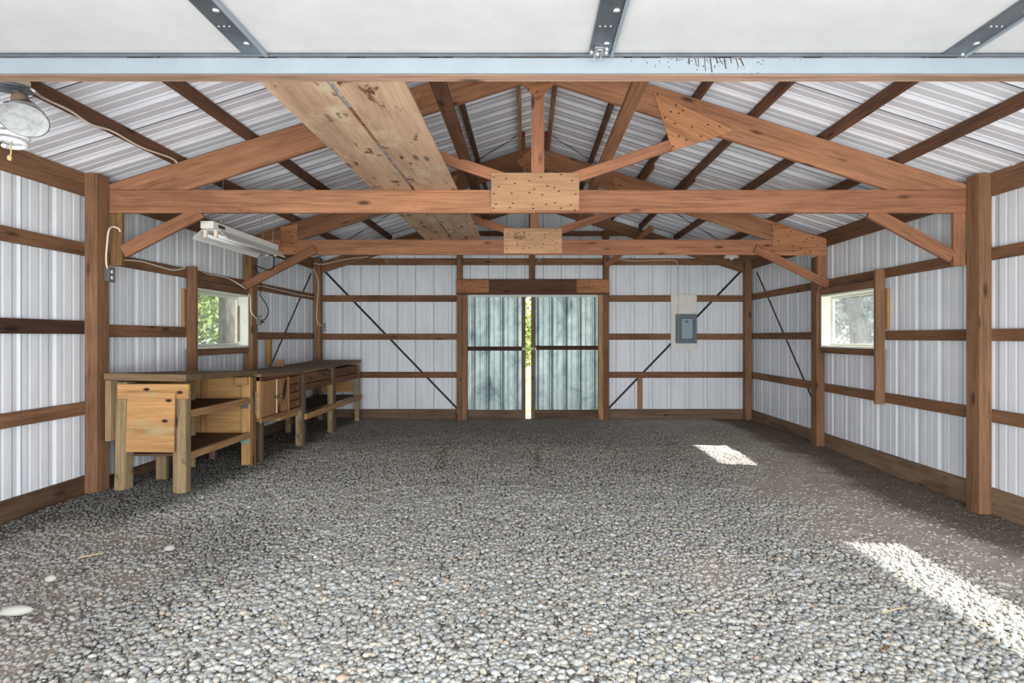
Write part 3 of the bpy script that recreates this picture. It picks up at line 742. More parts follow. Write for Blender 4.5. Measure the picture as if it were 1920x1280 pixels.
sheet_door(1, -1.095, -.122, True)
sheet_door(2, -.028, 1.095, False)
# rings on the long back-wall board
for x, z in ((-2.43, 2.60), (.12, 2.61), (1.63, 2.625)):
    ring = []
    c = Vector((x, 9.643, z))
    o = tube('steel_ring', [c+Vector((.028*math.cos(k*math.pi/8), 0, .028*math.sin(k*math.pi/8))) for k in range(17)], .007, M['stripeye'], None, 6, 0)
    tag(o, f'small steel ring on the high back-wall board, {"left of the doors" if x < -1 else ("above the doors" if x < 1 else "right of the doors")}', 'ring', 'steel rings on the back wall')

# gable brace from the rear purlin to the right door post
o = beam('knee_brace', (1.20, 9.47, 2.50), (1.83, 8.9, 3.02), .037, .09, M['beam2']); tag(o, 'short diagonal brace from the roof down to the right door post of the back wall', 'brace', 'diagonal knee braces')
# lamp board in the rear bay, right
o = box('lamp_board', (3.13, 7.20, 2.455), (3.17, 9.0, 2.60), M['bench']); tag(o, 'lengthwise board behind the second truss near the right back corner', 'board')
t = empty('ceiling_lamp', (3.03, 8.75, 2.56), 'white lamp peeking below the second truss near the right back corner', 'lamp')
lathe('shade', [(.02, .10), (.07, .09), (.10, .04), (.115, 0), (.105, 0), (.09, .035), (.06, .08), (.02, .085)], M['white'], t, Matrix.Translation((3.0, 8.75, 2.53)))
lathe('bulb', [(.012, .07), (.03, .04), (.038, .01), (.03, -.02), (.006, -.035)], M['glassbulb'], t, Matrix.Translation((3.0, 8.75, 2.53)))
tube('bracket', [(3.0, 8.75, 2.635), (3.06, 8.76, 2.62), (3.128, 8.78, 2.57)], .008, M['galv'], t, 6, 4)

# ------------------------------------------------------------------ garage door overhead and front header
d = empty('door_3', (.21, 1.2, 2.50), kind='structure')
DZ = 2.50
box('panel', (-2.62, -.6, DZ), (3.04, 2.385, DZ+.03), M['doorpanel'], d, 0)
for x in (-1.207, .212, 1.668, -2.58, 3.0):
    s = box('stile', (x-.043, -.6, DZ-.012), (x+.043, 2.38, DZ-.0005), M['galv'], d, 1)
    box('lip', (x+.0445, -.6, DZ-.02), (x+.058, 2.38, DZ-.0005), M['rail'], s, 1)
    for yy, xo, r in ((2.05, .022, .012), (2.28, .018, .011), (1.80, .018, .012)):
        lathe('hole_plug', [(.001, -.002), (r, -.002), (r, .001), (.001, .001)], M['doorpanel'], s, Matrix.Translation((x+xo, yy, DZ-.0135)), 16)
    for xo in (-.02, 0, .02):
        lathe('rivet', [(.001, -.003), (.004, -.002), (.005, .001), (.001, .001)], M['silver'], s, Matrix.Translation((x+xo-.004, 2.155, DZ-.0135)), 10)
box('edge_channel', (-2.62, 2.386, DZ-.008), (3.04, 2.40, DZ+.04), M['galv'], d, 0)
box('edge_rail', (-2.62, 2.385, DZ-.082), (3.04, 2.40, DZ-.0175), M['rail'], d, 0)
box('edge_lip', (-2.62, 2.372, DZ-.0165), (3.04, 2.385, DZ-.0085), M['galv'], d, 0)
# latch fitting at the centre stile
xk = .205
la = box('latch_plate', (xk-.02, 2.30, DZ-.022), (xk+.032, 2.368, DZ-.0125), M['outlet'], d, 1)
tube('latch_loop', [(xk-.018, 2.36, DZ-.045), (xk-.016, 2.29, DZ-.04), (xk+.006, 2.28, DZ-.04), (xk+.010, 2.36, DZ-.045)], .0028, M['silver'], la, 8, 6)
for xx, yy in ((-.03, 2.325), (.028, 2.30), (.03, 2.33), (-.004, 2.34)):
    lathe('bolt', [(.001, -.012), (.006, -.011), (.007, -.003), (.009, 0), (.001, 0)], M['silver'], la, Matrix.Translation((xk+xx, yy, DZ-.0225)), 10)
lathe('bolt', [(.001, -.008), (.007, -.007), (.009, 0), (.001, 0)], M['silver'], d, Matrix.Translation((1.70, 2.371, DZ-.012)) @ Matrix.Rotation(math.pi/2, 4, 'X') @ Matrix.Rotation(math.pi, 4, 'X'), 10)
# drips on the rail face right of the latch
bm = bmesh.new()
for k in range(11):
    x = .585+k*.021+random.uniform(-.006, .006); z0 = DZ-.02; zl = random.uniform(.02, .062); w_ = random.uniform(.0012, .003)
    x2 = x+random.uniform(0, .02)
    bm.faces.new([bm.verts.new(q) for q in ((x-w_, 2.3843, z0), (x+w_, 2.3843, z0), (x2+w_, 2.3843, z0-zl), (x2-w_, 2.3843, z0-zl))])
for k in range(90):
    x = random.gauss(.70, .13); z = DZ-.02-abs(random.gauss(0, .025)); r = random.uniform(.0008, .0026)
    if z > DZ-.09: bm.faces.new([bm.verts.new((x+r*math.cos(a)*1.3, 2.3842, z+r*math.sin(a))) for a in (0, 1.26, 2.5, 3.77, 5.0)])
me = bpy.data.meshes.new('drip_marks'); bm.to_mesh(me); bm.free(); link('drip_marks', me, M['ink'], d)
o = box('front_header', (-3.6, 2.632, 2.521), (3.6, 2.700, 2.60), M['fronthead'], None, 0)
tag(o, 'long weathered header board across the garage opening, just behind the raised door', 'header')

# ------------------------------------------------------------------ workbench, near unit with open shelves
b = empty('shelf_bench', (-3.15, 5.3, .05), 'near wooden workbench with plywood end panel and two open shelves', 'workbench')
def top(y): return 1.045-(y-4.6)*.042
yA, yB = 4.60, 5.872; xL, xF = -3.455, -2.80
hexa('worktop', [(xL, yA, top(yA)-.055), (xF, yA, top(yA)-.068), (xF-.03, yB, top(yB)-.04), (xL, yB, top(yB)-.04), (xL, yA, top(yA)), (xF, yA, top(yA)-.012), (xF-.03, yB, top(yB)), (xL, yB, top(yB))], M['bench_top'], b, 0)
def leg(x, y, z0, z1, w, dd, lean=0, mat=None, par=None):
    return hexa('leg', [(x+lean, y, z0), (x+w+lean, y, z0), (x+w+lean, y+dd, z0), (x+lean, y+dd, z0), (x, y, z1), (x+w, y, z1), (x+w, y+dd, z1), (x, y+dd, z1)], mat or M['bench_leg'], par or b, 2)
leg(-3.40, 4.665, .0, top(4.65)-.075, .088, .10, -.02)
leg(-2.945, 4.665, -.01, top(4.65)-.15, .105, .075, .0)
o = box('short_board', (-3.452, 4.61, .50), (-3.405, 4.70, top(4.6)-.058), M['bench_leg'], b, 2)
box('end_rail', (-3.37, 4.632, .835), (-2.80, 4.663, .955), M['bench_end'], b, 0)
plate('end_panel', [(-3.29, .415), (-2.905, .41), (-2.895, .885), (-3.275, .90)], 4.612, 4.630, M['bench_end'], b)
leg(-2.945, 5.78, -.03, .935, .088, .04, 0, M['bench_yellow'])
leg(-2.857, 5.78, -.03, .93, .024, .09, 0, M['bench'])
leg(-3.42, 5.62, 0, .90, .09, .04, 0, M['bench_leg'])
leg(-3.33, 5.05, -.0, .35, .09, .04, 0, M['bench_leg'])
for z in (.70, .355):
    s = box('shelf', (-3.43, 4.745, z), (-2.89, 5.775, z+.02), M['bench_dark'], b, 1)
    box('shelf_lip', (-2.888, 4.745, z-.03), (-2.852, 5.775, z+.03), M['blond'], s, 1)
box('back_panel', (-3.452, 4.78, .40), (-3.44, 5.86, .96), M['bench_yellow'], b, 1)
box('side_panel', (-3.43, 5.83, .30), (-2.95, 5.845, .93), M['bench_yellow'], b, 0)
box('side_cleat', (-3.36, 5.80, .38), (-3.31, 5.828, .93), M['blond'], b, 2)
box('apron', (-2.99, 5.74, .85), (-2.868, 5.777, .93), M['bench_yellow'], b, 0)
for z in (.665, .315):
    br = box('shelf_bracket', (-2.945, 5.768, z-.045), (-2.868, 5.7785, z+.01), M['teal'] if z < .5 else M['outlet'], b, 0)
box('paint_smear', (-2.8327, 5.845, .55), (-2.832, 5.868, .78), M['bluish'], b, 2, 0)

# ------------------------------------------------------------------ long workbench with cabinet and drawers
c = empty('drawer_bench', (-3.15, 7.6, .02), 'long wooden workbench with cabinet doors, small drawers and low shelf', 'workbench')
def top2(y): return float(np.interp(y, [5.88, 7.0, 9.4], [.958, .925, .962]))
xL, xF = -3.49, -2.80
for ya, yb_ in ((5.875, 7.0), (7.001, 9.40)):
    hexa('worktop', [(xL, ya, top2(ya)-.035), (xF+.01, ya, top2(ya)-.035), (xF+.01, yb_, top2(yb_)-.035), (xL, yb_, top2(yb_)-.035), (xL, ya, top2(ya)), (xF+.01, ya, top2(ya)), (xF+.01, yb_, top2(yb_)), (xL, yb_, top2(yb_))], M['bench_top'], c, 1)
# carcass of the cabinet
z0 = .50; z1 = .885
box('cabinet_floor', (-3.40, 5.88, z0-.03), (-2.815, 6.94, z0-.005), M['bench'], c, 1)
box('cabinet_lip', (-2.814, 5.88, z0-.045), (-2.79, 6.94, z0), M['blond'], c, 1)
box('cabinet_side', (-3.40, 5.88, z0), (-2.815, 5.898, z1), M['bench_yellow'], c, 0)
box('cabinet_side', (-3.40, 6.925, z0), (-2.815, 6.94, z1), M['bench_yellow'], c, 0)
box('cabinet_back', (-3.41, 5.88, z0), (-3.401, 6.94, z1), M['bench_dark'], c, 1)
box('face_stile', (-2.813, 5.88, z0+.001), (-2.795, 5.905, z1), M['blond'], c, 2)
box('face_stile', (-2.813, 6.553, z0+.001), (-2.795, 6.585, z1), M['blond'], c, 2)
box('face_stile', (-2.813, 6.90, z0+.001), (-2.795, 6.945, z1), M['drawer'], c, 2)
box('face_rail', (-2.813, 5.88, z1+.001), (-2.793, 6.945, z1+.03), M['drawer'], c, 1)
for ya, yb_, mt in ((5.908, 6.235, 'cabdoor'), (6.268, 6.55, 'burn')):
    dr = box('cabinet_door', (-2.812, ya, z0+.008), (-2.794, yb_, z1-.006), M[mt], c, 2)
    if mt == 'burn':
        dr['label'] = 'scorched door with a black burn streak'
        bm = bmesh.new(); prf = [(.30, .004), (.40, .03), (.55, .055), (.72, .06), (.86, .045), (.96, .015)]
        L_ = [bm.verts.new((-2.7936, 6.50-w_-.10*(1-u), z0+.01+u*.37)) for u, w_ in prf]; R_ = [bm.verts.new((-2.7936, 6.50+w_*.6-.10*(1-u), z0+.01+u*.37)) for u, w_ in prf]
        for q in range(len(prf)-1): bm.faces.new((L_[q], R_[q], R_[q+1], L_[q+1]))
        me = bpy.data.meshes.new('scorch_mark'); bm.to_mesh(me); bm.free(); link('scorch_mark', me, M['scorch'], dr)
    yk = yb_-.03 if mt == 'cabdoor' else ya+.03
    lathe('knob', [(.006, 0), (.006, .012), (.017, .018), (.019, .026), (.012, .032), (.001, .033)], M['knob'], dr, Matrix.Translation((-2.794, yk, .69)) @ Matrix.Rotation(math.pi/2, 4, 'Y'), 14)
box('door_strip', (-2.812, 6.240, z0+.008), (-2.79, 6.263, z1-.006), M['palestrip'], c, 2)
for k in range(4):
    za = z0+.012+k*.093
    dr = box('small_drawer', (-2.83, 6.592, za), (-2.792, 6.895, za+.084), M['drawer'], c, 1)
    lathe('knob', [(.004, 0), (.004, .010), (.013, .014), (.014, .02), (.008, .025), (.001, .026)], M['knob'], dr, Matrix.Translation((-2.792, 6.76, za+.045)) @ Matrix.Rotation(math.pi/2, 4, 'Y'), 12)
box('lower_rail', (-3.0, 6.45, .40), (-2.84, 6.94, .45), M['bench_yellow'], c, 1)
# legs
def bleg(x, y, w, dd, mat='bench_leg', z1=None): return leg(x, y, -.06, (z1 or top2(y)-.037), w, dd, 0, M[mat], c)
for y in (6.95, 8.06, 9.32): bleg(-2.875, y, .07, .05 if y < 9 else .06)
bleg(-2.803, 6.95, .022, .09, 'greywood')
bleg(-2.803, 8.06, .016, .10, 'greywood')
for y in (6.95, 8.06, 9.32): bleg(-3.46, y, .06, .06)
bleg(-3.40, 6.02, .06, .05, 'greywood', .47); bleg(-2.89, 6.0, .05, .05, 'greywood', .47)
# upper drawers
for ya, yb_, n in ((7.06, 7.48, 0), (7.50, 8.04, 1), (8.18, 9.30, 2)):
    dr = box('wide_drawer', (-3.30, ya, .765), (-2.812, yb_, .885), M['drawer'], c, 1)
    ys = (ya+yb_)/2
    box('pull', (-2.8115, ys-.035, .80), (-2.797, ys+.035, .835), M['brown_knob'], dr, 1)
box('drawer_rail', (-2.86, 7.0, .675), (-2.805, 8.055, .755), M['drawer'], c, 1)
box('drawer_rail', (-2.86, 8.165, .675), (-2.805, 9.315, .755), M['drawer'], c, 1)
box('low_shelf', (-3.45, 7.01, .385), (-2.88, 9.315, .405), M['bench_dark'], c, 1)
box('shelf_lip', (-2.785, 6.99, .335), (-2.755, 9.33, .405), M['blond'], c, 1)
box('far_end_board', (-3.40, 9.30, .45), (-2.9, 9.315, .62), M['bench_yellow'], c, 0)
o = hexa('wood_scrap', [(-3.40, 7.62, .945), (-3.31, 7.62, .945), (-3.31, 7.68, .945), (-3.40, 7.68, .945), (-3.40, 7.62, 1.03), (-3.31, 7.62, 1.03), (-3.31, 7.68, 1.03), (-3.40, 7.68, 1.03)], M['blond'], None, 2)
tag(o, 'small blond wood scrap standing on the long workbench by the wall', 'wood scrap')

# ------------------------------------------------------------------ shop light
t = empty('shop_light', (-2.80, 5.56, 2.24), 'white hanging fluorescent shop light over the near workbench', 'light')
ya, yb_ = 4.93, 6.15
def refl():
    bm = bmesh.new(); pr = [(-.15, -.075), (-.142, -.062), (-.075, .0), (.075, .0), (.142, -.062), (.15, -.075)]
    A = [bm.verts.new((-2.80+x, ya+.02, 2.245+z)) for x, z in pr]; B = [bm.verts.new((-2.80+x, yb_-.02, 2.245+z)) for x, z in pr]
    A2 = [bm.verts.new((-2.80+x, ya+.02, 2.249+z)) for x, z in pr]; B2 = [bm.verts.new((-2.80+x, yb_-.02, 2.249+z)) for x, z in pr]
    for i in range(5):
        bm.faces.new((A[i], A[i+1], B[i+1], B[i])); bm.faces.new((A2[i], B2[i], B2[i+1], A2[i+1])); bm.faces.new((A[i], A2[i], A2[i+1], A[i+1])); bm.faces.new((B[i], B[i+1], B2[i+1], B2[i]))
    bm.faces.new((A[0], B[0], B2[0], A2[0])); bm.faces.new((A[5], A2[5], B2[5], B[5]))
    bmesh.ops.recalc_face_normals(bm, faces=bm.faces)
    me = bpy.data.meshes.new('reflector'); bm.to_mesh(me); bm.free(); return link('reflector', me, M['white'], t)
refl()
box('housing', (-2.855, ya-.03, 2.251), (-2.745, yb_+.03, 2.315), M['white'], t, 1)
for x in (-2.845, -2.755):
    tube('fluorescent_tube', [(x, ya+.045, 2.205), (x, yb_-.045, 2.205)], .0145, M['glassbulb'], t, 14, 0)
    for y in (ya+.03, yb_-.03): box('lamp_socket', (x-.014, y-.012, 2.185), (x+.014, y+.012, 2.2435), M['offwhite'], t, 2)
box('maker_label', (-2.7445, ya+.05, 2.27), (-2.744, ya+.16, 2.30), M['bench_dark'], t, 1, 0)
for y in (ya+.10, yb_-.10):
    for dx in (-.07, .07):
        zt = roofz(2.8)+PT-.002
        n = 26; p0 = Vector((-2.80+dx*.7, y, 2.316)); p1 = Vector((-2.80+dx*1.2, y, zt))
        tube('chain', [p0+(p1-p0)*k/n+Vector((.004*(-1)**k, 0, 0)) for k in range(n+1)], .0028, M['stripeye'], t, 5, 0)
# its black cord running to the outlet on the window post
o = tube('power_cord', [(-2.80, 6.19, 2.27), (-3.0, 6.6, 2.10), (-3.42, 7.05, 2.20), (-3.47, 7.34, 2.10), (-3.48, 7.36, 1.92), W(488, 553, 7.36), W(500, 572, 7.42), W(503, 585, 7.42), W(497, 598, 7.40), W(487, 600, 7.34), W(482, 599, 7.30)], .006, M['black'])
tag(o, 'black power cord of the shop light, looping to the outlet by the left window', 'cord')

# ------------------------------------------------------------------ outlets and cables
def outlet(p, label, yaw=0.0):
    t = empty('outlet_box', p, label, 'outlet', 'metal outlet boxes on the left posts')
    x, y, z = p
    bx = box('box', (x, y-.03, z-.055), (x+.045, y+.03, z+.055), M['outlet'], t, 2)
    box('cover_plate', (x+.0455, y-.034, z-.06), (x+.048, y+.034, z+.06), M['outlet'], t, 2)
    for dz in (-.024, .024):
        r = lathe('receptacle', [(.001, .0025), (.015, .0025), (.017, 0), (.001, 0)], M['white'], t, Matrix.Translation((x+.0482, y, z+dz)) @ Matrix.Rotation(math.pi/2, 4, 'Y'), 14)
        for dy in (-.005, .005): box('slot', (x+.0507, y+dy-.001, z+dz-.004), (x+.0512, y+dy+.001, z+dz+.004), M['black'], r, 2, 0)
    return t
outlet((-3.498, 4.69, 1.835), 'grey metal outlet box on the near left post under the wood block')
t2 = outlet((-3.498, 7.29, 1.545), 'grey metal outlet box on the left window post, black cord plugged in')
outlet((-3.498, 9.60, 1.495), 'small grey metal outlet box low on the back left corner post')
lathe('plug', [(.010, 0), (.014, .008), (.012, .03), (.006, .045)], M['black'], t2, Matrix.Translation((-3.448, 7.29, 1.522)) @ Matrix.Rotation(math.pi/2, 4, 'Y'), 12)
def cable(pts, label, r=.0075):
    o = tube('white_cable', pts, r, M['offwhite']); tag(o, label, 'cable', 'white electric cables'); return o
cable([(-3.41, 4.726, 2.19), (-3.42, 4.722, 2.215), (-3.46, 4.71, 2.228), W(204, 432, 4.66), W(201, 455, 4.66), W(199, 480, 4.66), W(200, 498, 4.66), W(206, 510, 4.68)], 'white cable looping over the near left post down to its outlet')
xg = -3.590
def GW(px, py): return WX(px, py, xg)
cable([GW(231, 487), GW(265, 490), GW(300, 500), GW(325, 506), GW(347, 503)], 'white cable stapled along the top wall board, between near post and window stud')
cable([(-3.49, 6.03, 2.03), GW(388, 513), GW(420, 519), GW(438, 527), (-3.52, 7.0, 1.93), W(459, 545, 7.16), W(469, 556, 7.15), W(470, 580, 7.15), W(474, 590, 7.17), (-3.48, 7.255, 1.56)], 'white cable from the window stud across the left window top to its outlet')
cable([GW(480, 536), GW(495, 537), GW(525, 544), GW(560, 552), GW(590, 557)], 'white cable stapled along the top wall board above the long workbench')
cable([W(690, 481, 9.585), W(648, 486, 9.585), W(606, 495, 9.51), W(588, 494, 9.50), W(587, 500, 9.50), W(597, 530, 9.50), W(595, 565, 9.50), W(594, 595, 9.50), W(597, 607, 9.50), W(603, 610, 9.56)], 'white cable running down the back left corner post to the low outlet')
cable([W(1150, 482, 9.64), W(1185, 489, 9.64), W(1230, 488, 9.64), W(1262, 488, 9.63), W(1270, 494, 9.62), W(1272, 520, 9.63), W(1271, 545, 9.63), W(1272, 565, 9.62), W(1271, 590, 9.58)], 'white cable coming down the back wall to the grey breaker box', .006)

# breaker panel
pb_ = box('panel_board', (2.30, 9.630, 1.13), (2.73, 9.648, 2.04), M['white'], None, 2); tag(pb_, 'white painted board on the back wall holding the breaker box', 'board')
t = empty('breaker_box', (2.53, 9.60, 1.23), 'grey metal breaker box on the white board, right of the back doors', 'breaker box')
bx = box('case', (2.375, 9.56, 1.235), (2.70, 9.628, 1.705), M['greybox'], t, 2)
box('cover', (2.37, 9.548, 1.23), (2.705, 9.5595, 1.71), M['greybox'], t, 2, .006)
fr = box('door_frame', (2.42, 9.541, 1.275), (2.665, 9.5475, 1.665), M['greybox'], t, 2, .003)
fr2 = box('door_gap', (2.443, 9.5395, 1.297), (2.642, 9.5405, 1.643), M['strap'], t, 2, 0)
dr = box('box_door', (2.45, 9.535, 1.305), (2.635, 9.539, 1.636), M['greydoor'], t, 2)
box('latch', (2.632, 9.531, 1.56), (2.642, 9.5349, 1.59), M['black'], dr, 2)
box('sticker', (2.51, 9.5342, 1.565), (2.56, 9.5348, 1.61), M['greybox'], dr, 0, 0)

# ------------------------------------------------------------------ twin flood light by the front
Yf = 3.12
def FW(px, py, dy=0): return W(px, py, Yf+dy)
t = empty('flood_light', FW(30, 160), 'twin bulb flood light fixture hanging at top left, pull string below', 'light')
p = FW(20, 166)
lathe('cover_plate', [(.001, .012), (.10, .010), (.118, 0), (.11, -.003), (.001, -.006)], M['galv'], t, Matrix.Translation(p) @ Matrix.Rotation(.10, 4, 'X'), 28)
box('junction_box', (p.x-.06, Yf-.06, p.z+.012), (p.x+.06, Yf+.06, p.z+.06), M['offwhite'], t, 2)
lathe('arm', [(.018, 0), (.026, -.012), (.026, -.035), (.02, -.05)], M['silver'], t, Matrix.Translation(FW(34, 170)), 14)
dq = Vector((.30, -.50, -.80)).normalized(); lens = W(45, 223, Yf-.09)
bq = Matrix.Translation(lens-dq*-.0) @ dq.to_track_quat('-Z', 'Y').to_matrix().to_4x4()
lathe('socket', [(.034, .0), (.040, -.03), (.050, -.09), (.05, -.11)], M['socket'], t, Matrix.Translation(FW(37, 176)) @ Matrix.Rotation(-.1, 4, 'Y'), 18)
lathe('reflector_bulb', [(.042, .115), (.05, .10), (.075, .06), (.098, .02), (.107, -.0), (.108, -.008), (.104, -.012)], M['silver'], t, bq, 28, False)
lathe('bulb_lens', [(.103, -.010), (.085, -.002), (.05, .006), (.02, .004), (.001, .004)], M['lens'], t, bq, 28, False)
lathe('socket', [(.02, .05), (.036, .04), (.036, -.07), (.032, -.09)], M['galv'], t, Matrix.Translation(FW(22, 208, .08)), 16)
cp = FW(27, 250, .06); sp = []
for k in range(64):
    a = k/63*2*math.pi*3.6; rr = .058*(1-.25*max(0, k-44)/20); sp.append(cp+Vector((rr*math.cos(a), rr*math.sin(a), .05-.125*k/63)))
tube('spiral_bulb', sp, .0125, M['glassbulb'], t, 8, 2)
lathe('bulb_base', [(.03, .09), (.042, .06), (.042, .045), (.02, .04)], M['white'], t, Matrix.Translation(cp), 16)
tube('pull_string', [FW(22, 266, .04), FW(20, 277, .02), FW(21, 285, .02), FW(19, 293, .02)], .0035, M['string'], t, 6, 4)
lathe('string_knot', [(.001, .018), (.009, .012), (.012, 0), (.009, -.012), (.001, -.016)], M['string'], t, Matrix.Translation(FW(18, 296, .02)), 10)
xp = -2.958
o = cable([FW(58, 166), FW(66, 172), WX(82, 184, -2.95), WX(130, 207, -2.955), WX(170, 233, -2.955), WX(210, 246, -2.955), WX(265, 276, -2.955), WX(320, 296, -2.955), WX(333, 306, -2.955)], 'white cable running along the lowest left roof purlin from the flood light', .007)

# ------------------------------------------------------------------ small debris on the gravel
def gz(x, y): return float(fh(x, y))+.008
def rock(x, y, s, label):
    bm = bmesh.new(); bmesh.ops.create_icosphere(bm, subdivisions=2, radius=1)
    for v in bm.verts:
        k = 1+.25*mnoise.noise(v.co*1.4+Vector((x*9, y*7, 0))); v.co = Vector((v.co.x*s[0]*k*(1.25 if v.co.x < 0 else .9), v.co.y*s[1]*k*(1-.35*v.co.x), v.co.z*s[2]*k))
    me = bpy.data.meshes.new('pale_rock'); bm.to_mesh(me); bm.free()
    o = link('pale_rock', me, M['rock'], None, Matrix.Translation((x, y, gz(x, y)+s[2]*.6)), True); tag(o, label, 'rock', 'pale rocks on the gravel')
p = W(35, 1152, 2.66); rock(p.x, p.y, (.07, .035, .022), 'large pale flat rock at the left edge of the gravel floor, nearest the camera')
p = W(97, 1080, 3.0); rock(p.x, p.y, (.028, .022, .018), 'small white rock on the bare dirt left of the gravel')
p = W(320, 1032, 3.47); rock(p.x, p.y, (.03, .024, .018), 'pale rounded rock below the near bench legs')
def leafm(x, y, a, s, label):
    bm = bmesh.new(); n = 7; L_ = []; R_ = []
    for k in range(n):
        u = k/(n-1); w_ = .38*math.sin(math.pi*u)**.7*(1+.25*math.sin(9*u)); zc = .18*math.sin(math.pi*u)
        L_.append(bm.verts.new(((u-.5)*s, -w_*s*.5, zc*s+.06*s*(k % 2)))); R_.append(bm.verts.new(((u-.5)*s, w_*s*.5, zc*s*.7)))
    for k in range(n-1): bm.faces.new((L_[k], L_[k+1], R_[k+1], R_[k]))
    me = bpy.data.meshes.new('dry_leaf'); bm.to_mesh(me); bm.free()
    o = link('dry_leaf', me, M['leaf_dry'], None, Matrix.Translation((x, y, gz(x, y)+.022)) @ Matrix.Rotation(a, 4, 'Z')); tag(o, label, 'leaf', 'dry leaves on the gravel')
p = W(258, 1135, 2.75); leafm(p.x, p.y, .2, .075, 'curled brown dry leaf on the gravel, left foreground')
p = W(1660, 1232, 2.42); leafm(p.x, p.y, 1.1, .055, 'brown dry leaf on the gravel, right foreground')
p = W(1188, 1196, 2.5); leafm(p.x, p.y, .5, .035, 'tiny reddish brown leaf on the gravel, centre foreground')
p = W(1188, 828, 7.4); leafm(p.x, p.y, 2, .06, 'dark brown leaf on the gravel near the back doors')
for (a, b_, lab) in (((145, 1045), (195, 1036), 'pale broken stick on the dirt at the left'), ((1655, 1150), (1700, 1140), 'thin pale straw on the gravel at the right'), ((1282, 1148), (1303, 1149), 'short straw stem on the gravel at centre right')):
    def on(px, py):
        y = CH*F/(py-VY); q = W(px, py, y); 
        y = (CH-.02-float(fh(q.x, y)))*F/(py-VY); q = W(px, py, y); return Vector((q.x, q.y, gz(q.x, q.y)+.018))
    A, B = on(*a), on(*b_); o = tube('dry_stick', [A, (A+B)/2+Vector((.01, 0, .004)), B], .004, M['twig'], None, 6, 4); tag(o, lab, 'stick', 'dry sticks on the floor')

# ------------------------------------------------------------------ outside: ground and trees seen through windows and the door gap
def grass_mat():
    m, nt, bs = newmat('grass_ground'); tc = N(nt, 'ShaderNodeTexCoord'); n = N(nt, 'ShaderNodeTexNoise', Scale=.8, Detail=8.0, Roughness=.75); nt.links.new(tc.outputs['Object'], n.inputs[0])
    nt.links.new(ramp(nt, n.outputs[0], [(.3, srgb(84,98,64)), (.5, srgb(122,128,96)), (.7, srgb(160,158,134))]), bs.inputs['Base Color']); bs.inputs['Roughness'].default_value = .95; return m
bm = bmesh.new(); bmesh.ops.create_grid(bm, x_segments=60, y_segments=60, size=45)
for v in bm.verts: v.co.z = .06*mnoise.noise(v.co*.3)-.13
me = bpy.data.meshes.new('outdoor_ground'); bm.to_mesh(me); bm.free(); o = link('outdoor_ground', me, grass_mat(), None, Matrix.Translation((0, 8, 0)), True); tag(o, kind='structure')

def bark():
    m, nt, bs = newmat('tree_bark'); tc = N(nt, 'ShaderNodeTexCoord'); mp = N(nt, 'ShaderNodeMapping'); mp.inputs['Scale'].default_value = (9, 9, 2.2); nt.links.new(tc.outputs['Object'], mp.inputs[0])
    n = N(nt, 'ShaderNodeTexNoise', Scale=1.0, Detail=7.0, Roughness=.75, Distortion=1.0); nt.links.new(mp.outputs[0], n.inputs[0])
    nt.links.new(ramp(nt, n.outputs[0], [(.35, srgb(48,42,37)), (.5, srgb(96,86,76)), (.65, srgb(140,130,118))]), bs.inputs['Base Color']); bs.inputs['Roughness'].default_value = .95
    b = N(nt, 'ShaderNodeBump', Strength=1.0, Distance=.05); nt.links.new(n.outputs[0], b.inputs['Height']); nt.links.new(b.outputs[0], bs.inputs['Normal']); return m
def leafmat(name, c1, c2):
    m = bpy.data.materials.new(name); m.use_nodes = True; nt = m.node_tree; nt.nodes.clear(); L = nt.links
    out = N(nt, 'ShaderNodeOutputMaterial'); g = N(nt, 'ShaderNodeNewGeometry'); c = ramp(nt, g.outputs['Random Per Island'], [(0, c1), (1, c2)])
    d = N(nt, 'ShaderNodeBsdfDiffuse'); tl = N(nt, 'ShaderNodeBsdfTranslucent'); L.new(c, d.inputs[0]); L.new(c, tl.inputs[0])
    a = N(nt, 'ShaderNodeMixShader'); a.inputs[0].default_value = .45; L.new(d.outputs[0], a.inputs[1]); L.new(tl.outputs[0], a.inputs[2]); L.new(a.outputs[0], out.inputs[0]); return m
M['bark'] = bark(); M['leaf'] = leafmat('sunlit_leaves', srgb(84,108,50), srgb(176,190,118)); M['leaf2'] = leafmat('cool_leaves', srgb(66,80,76), srgb(140,156,154))
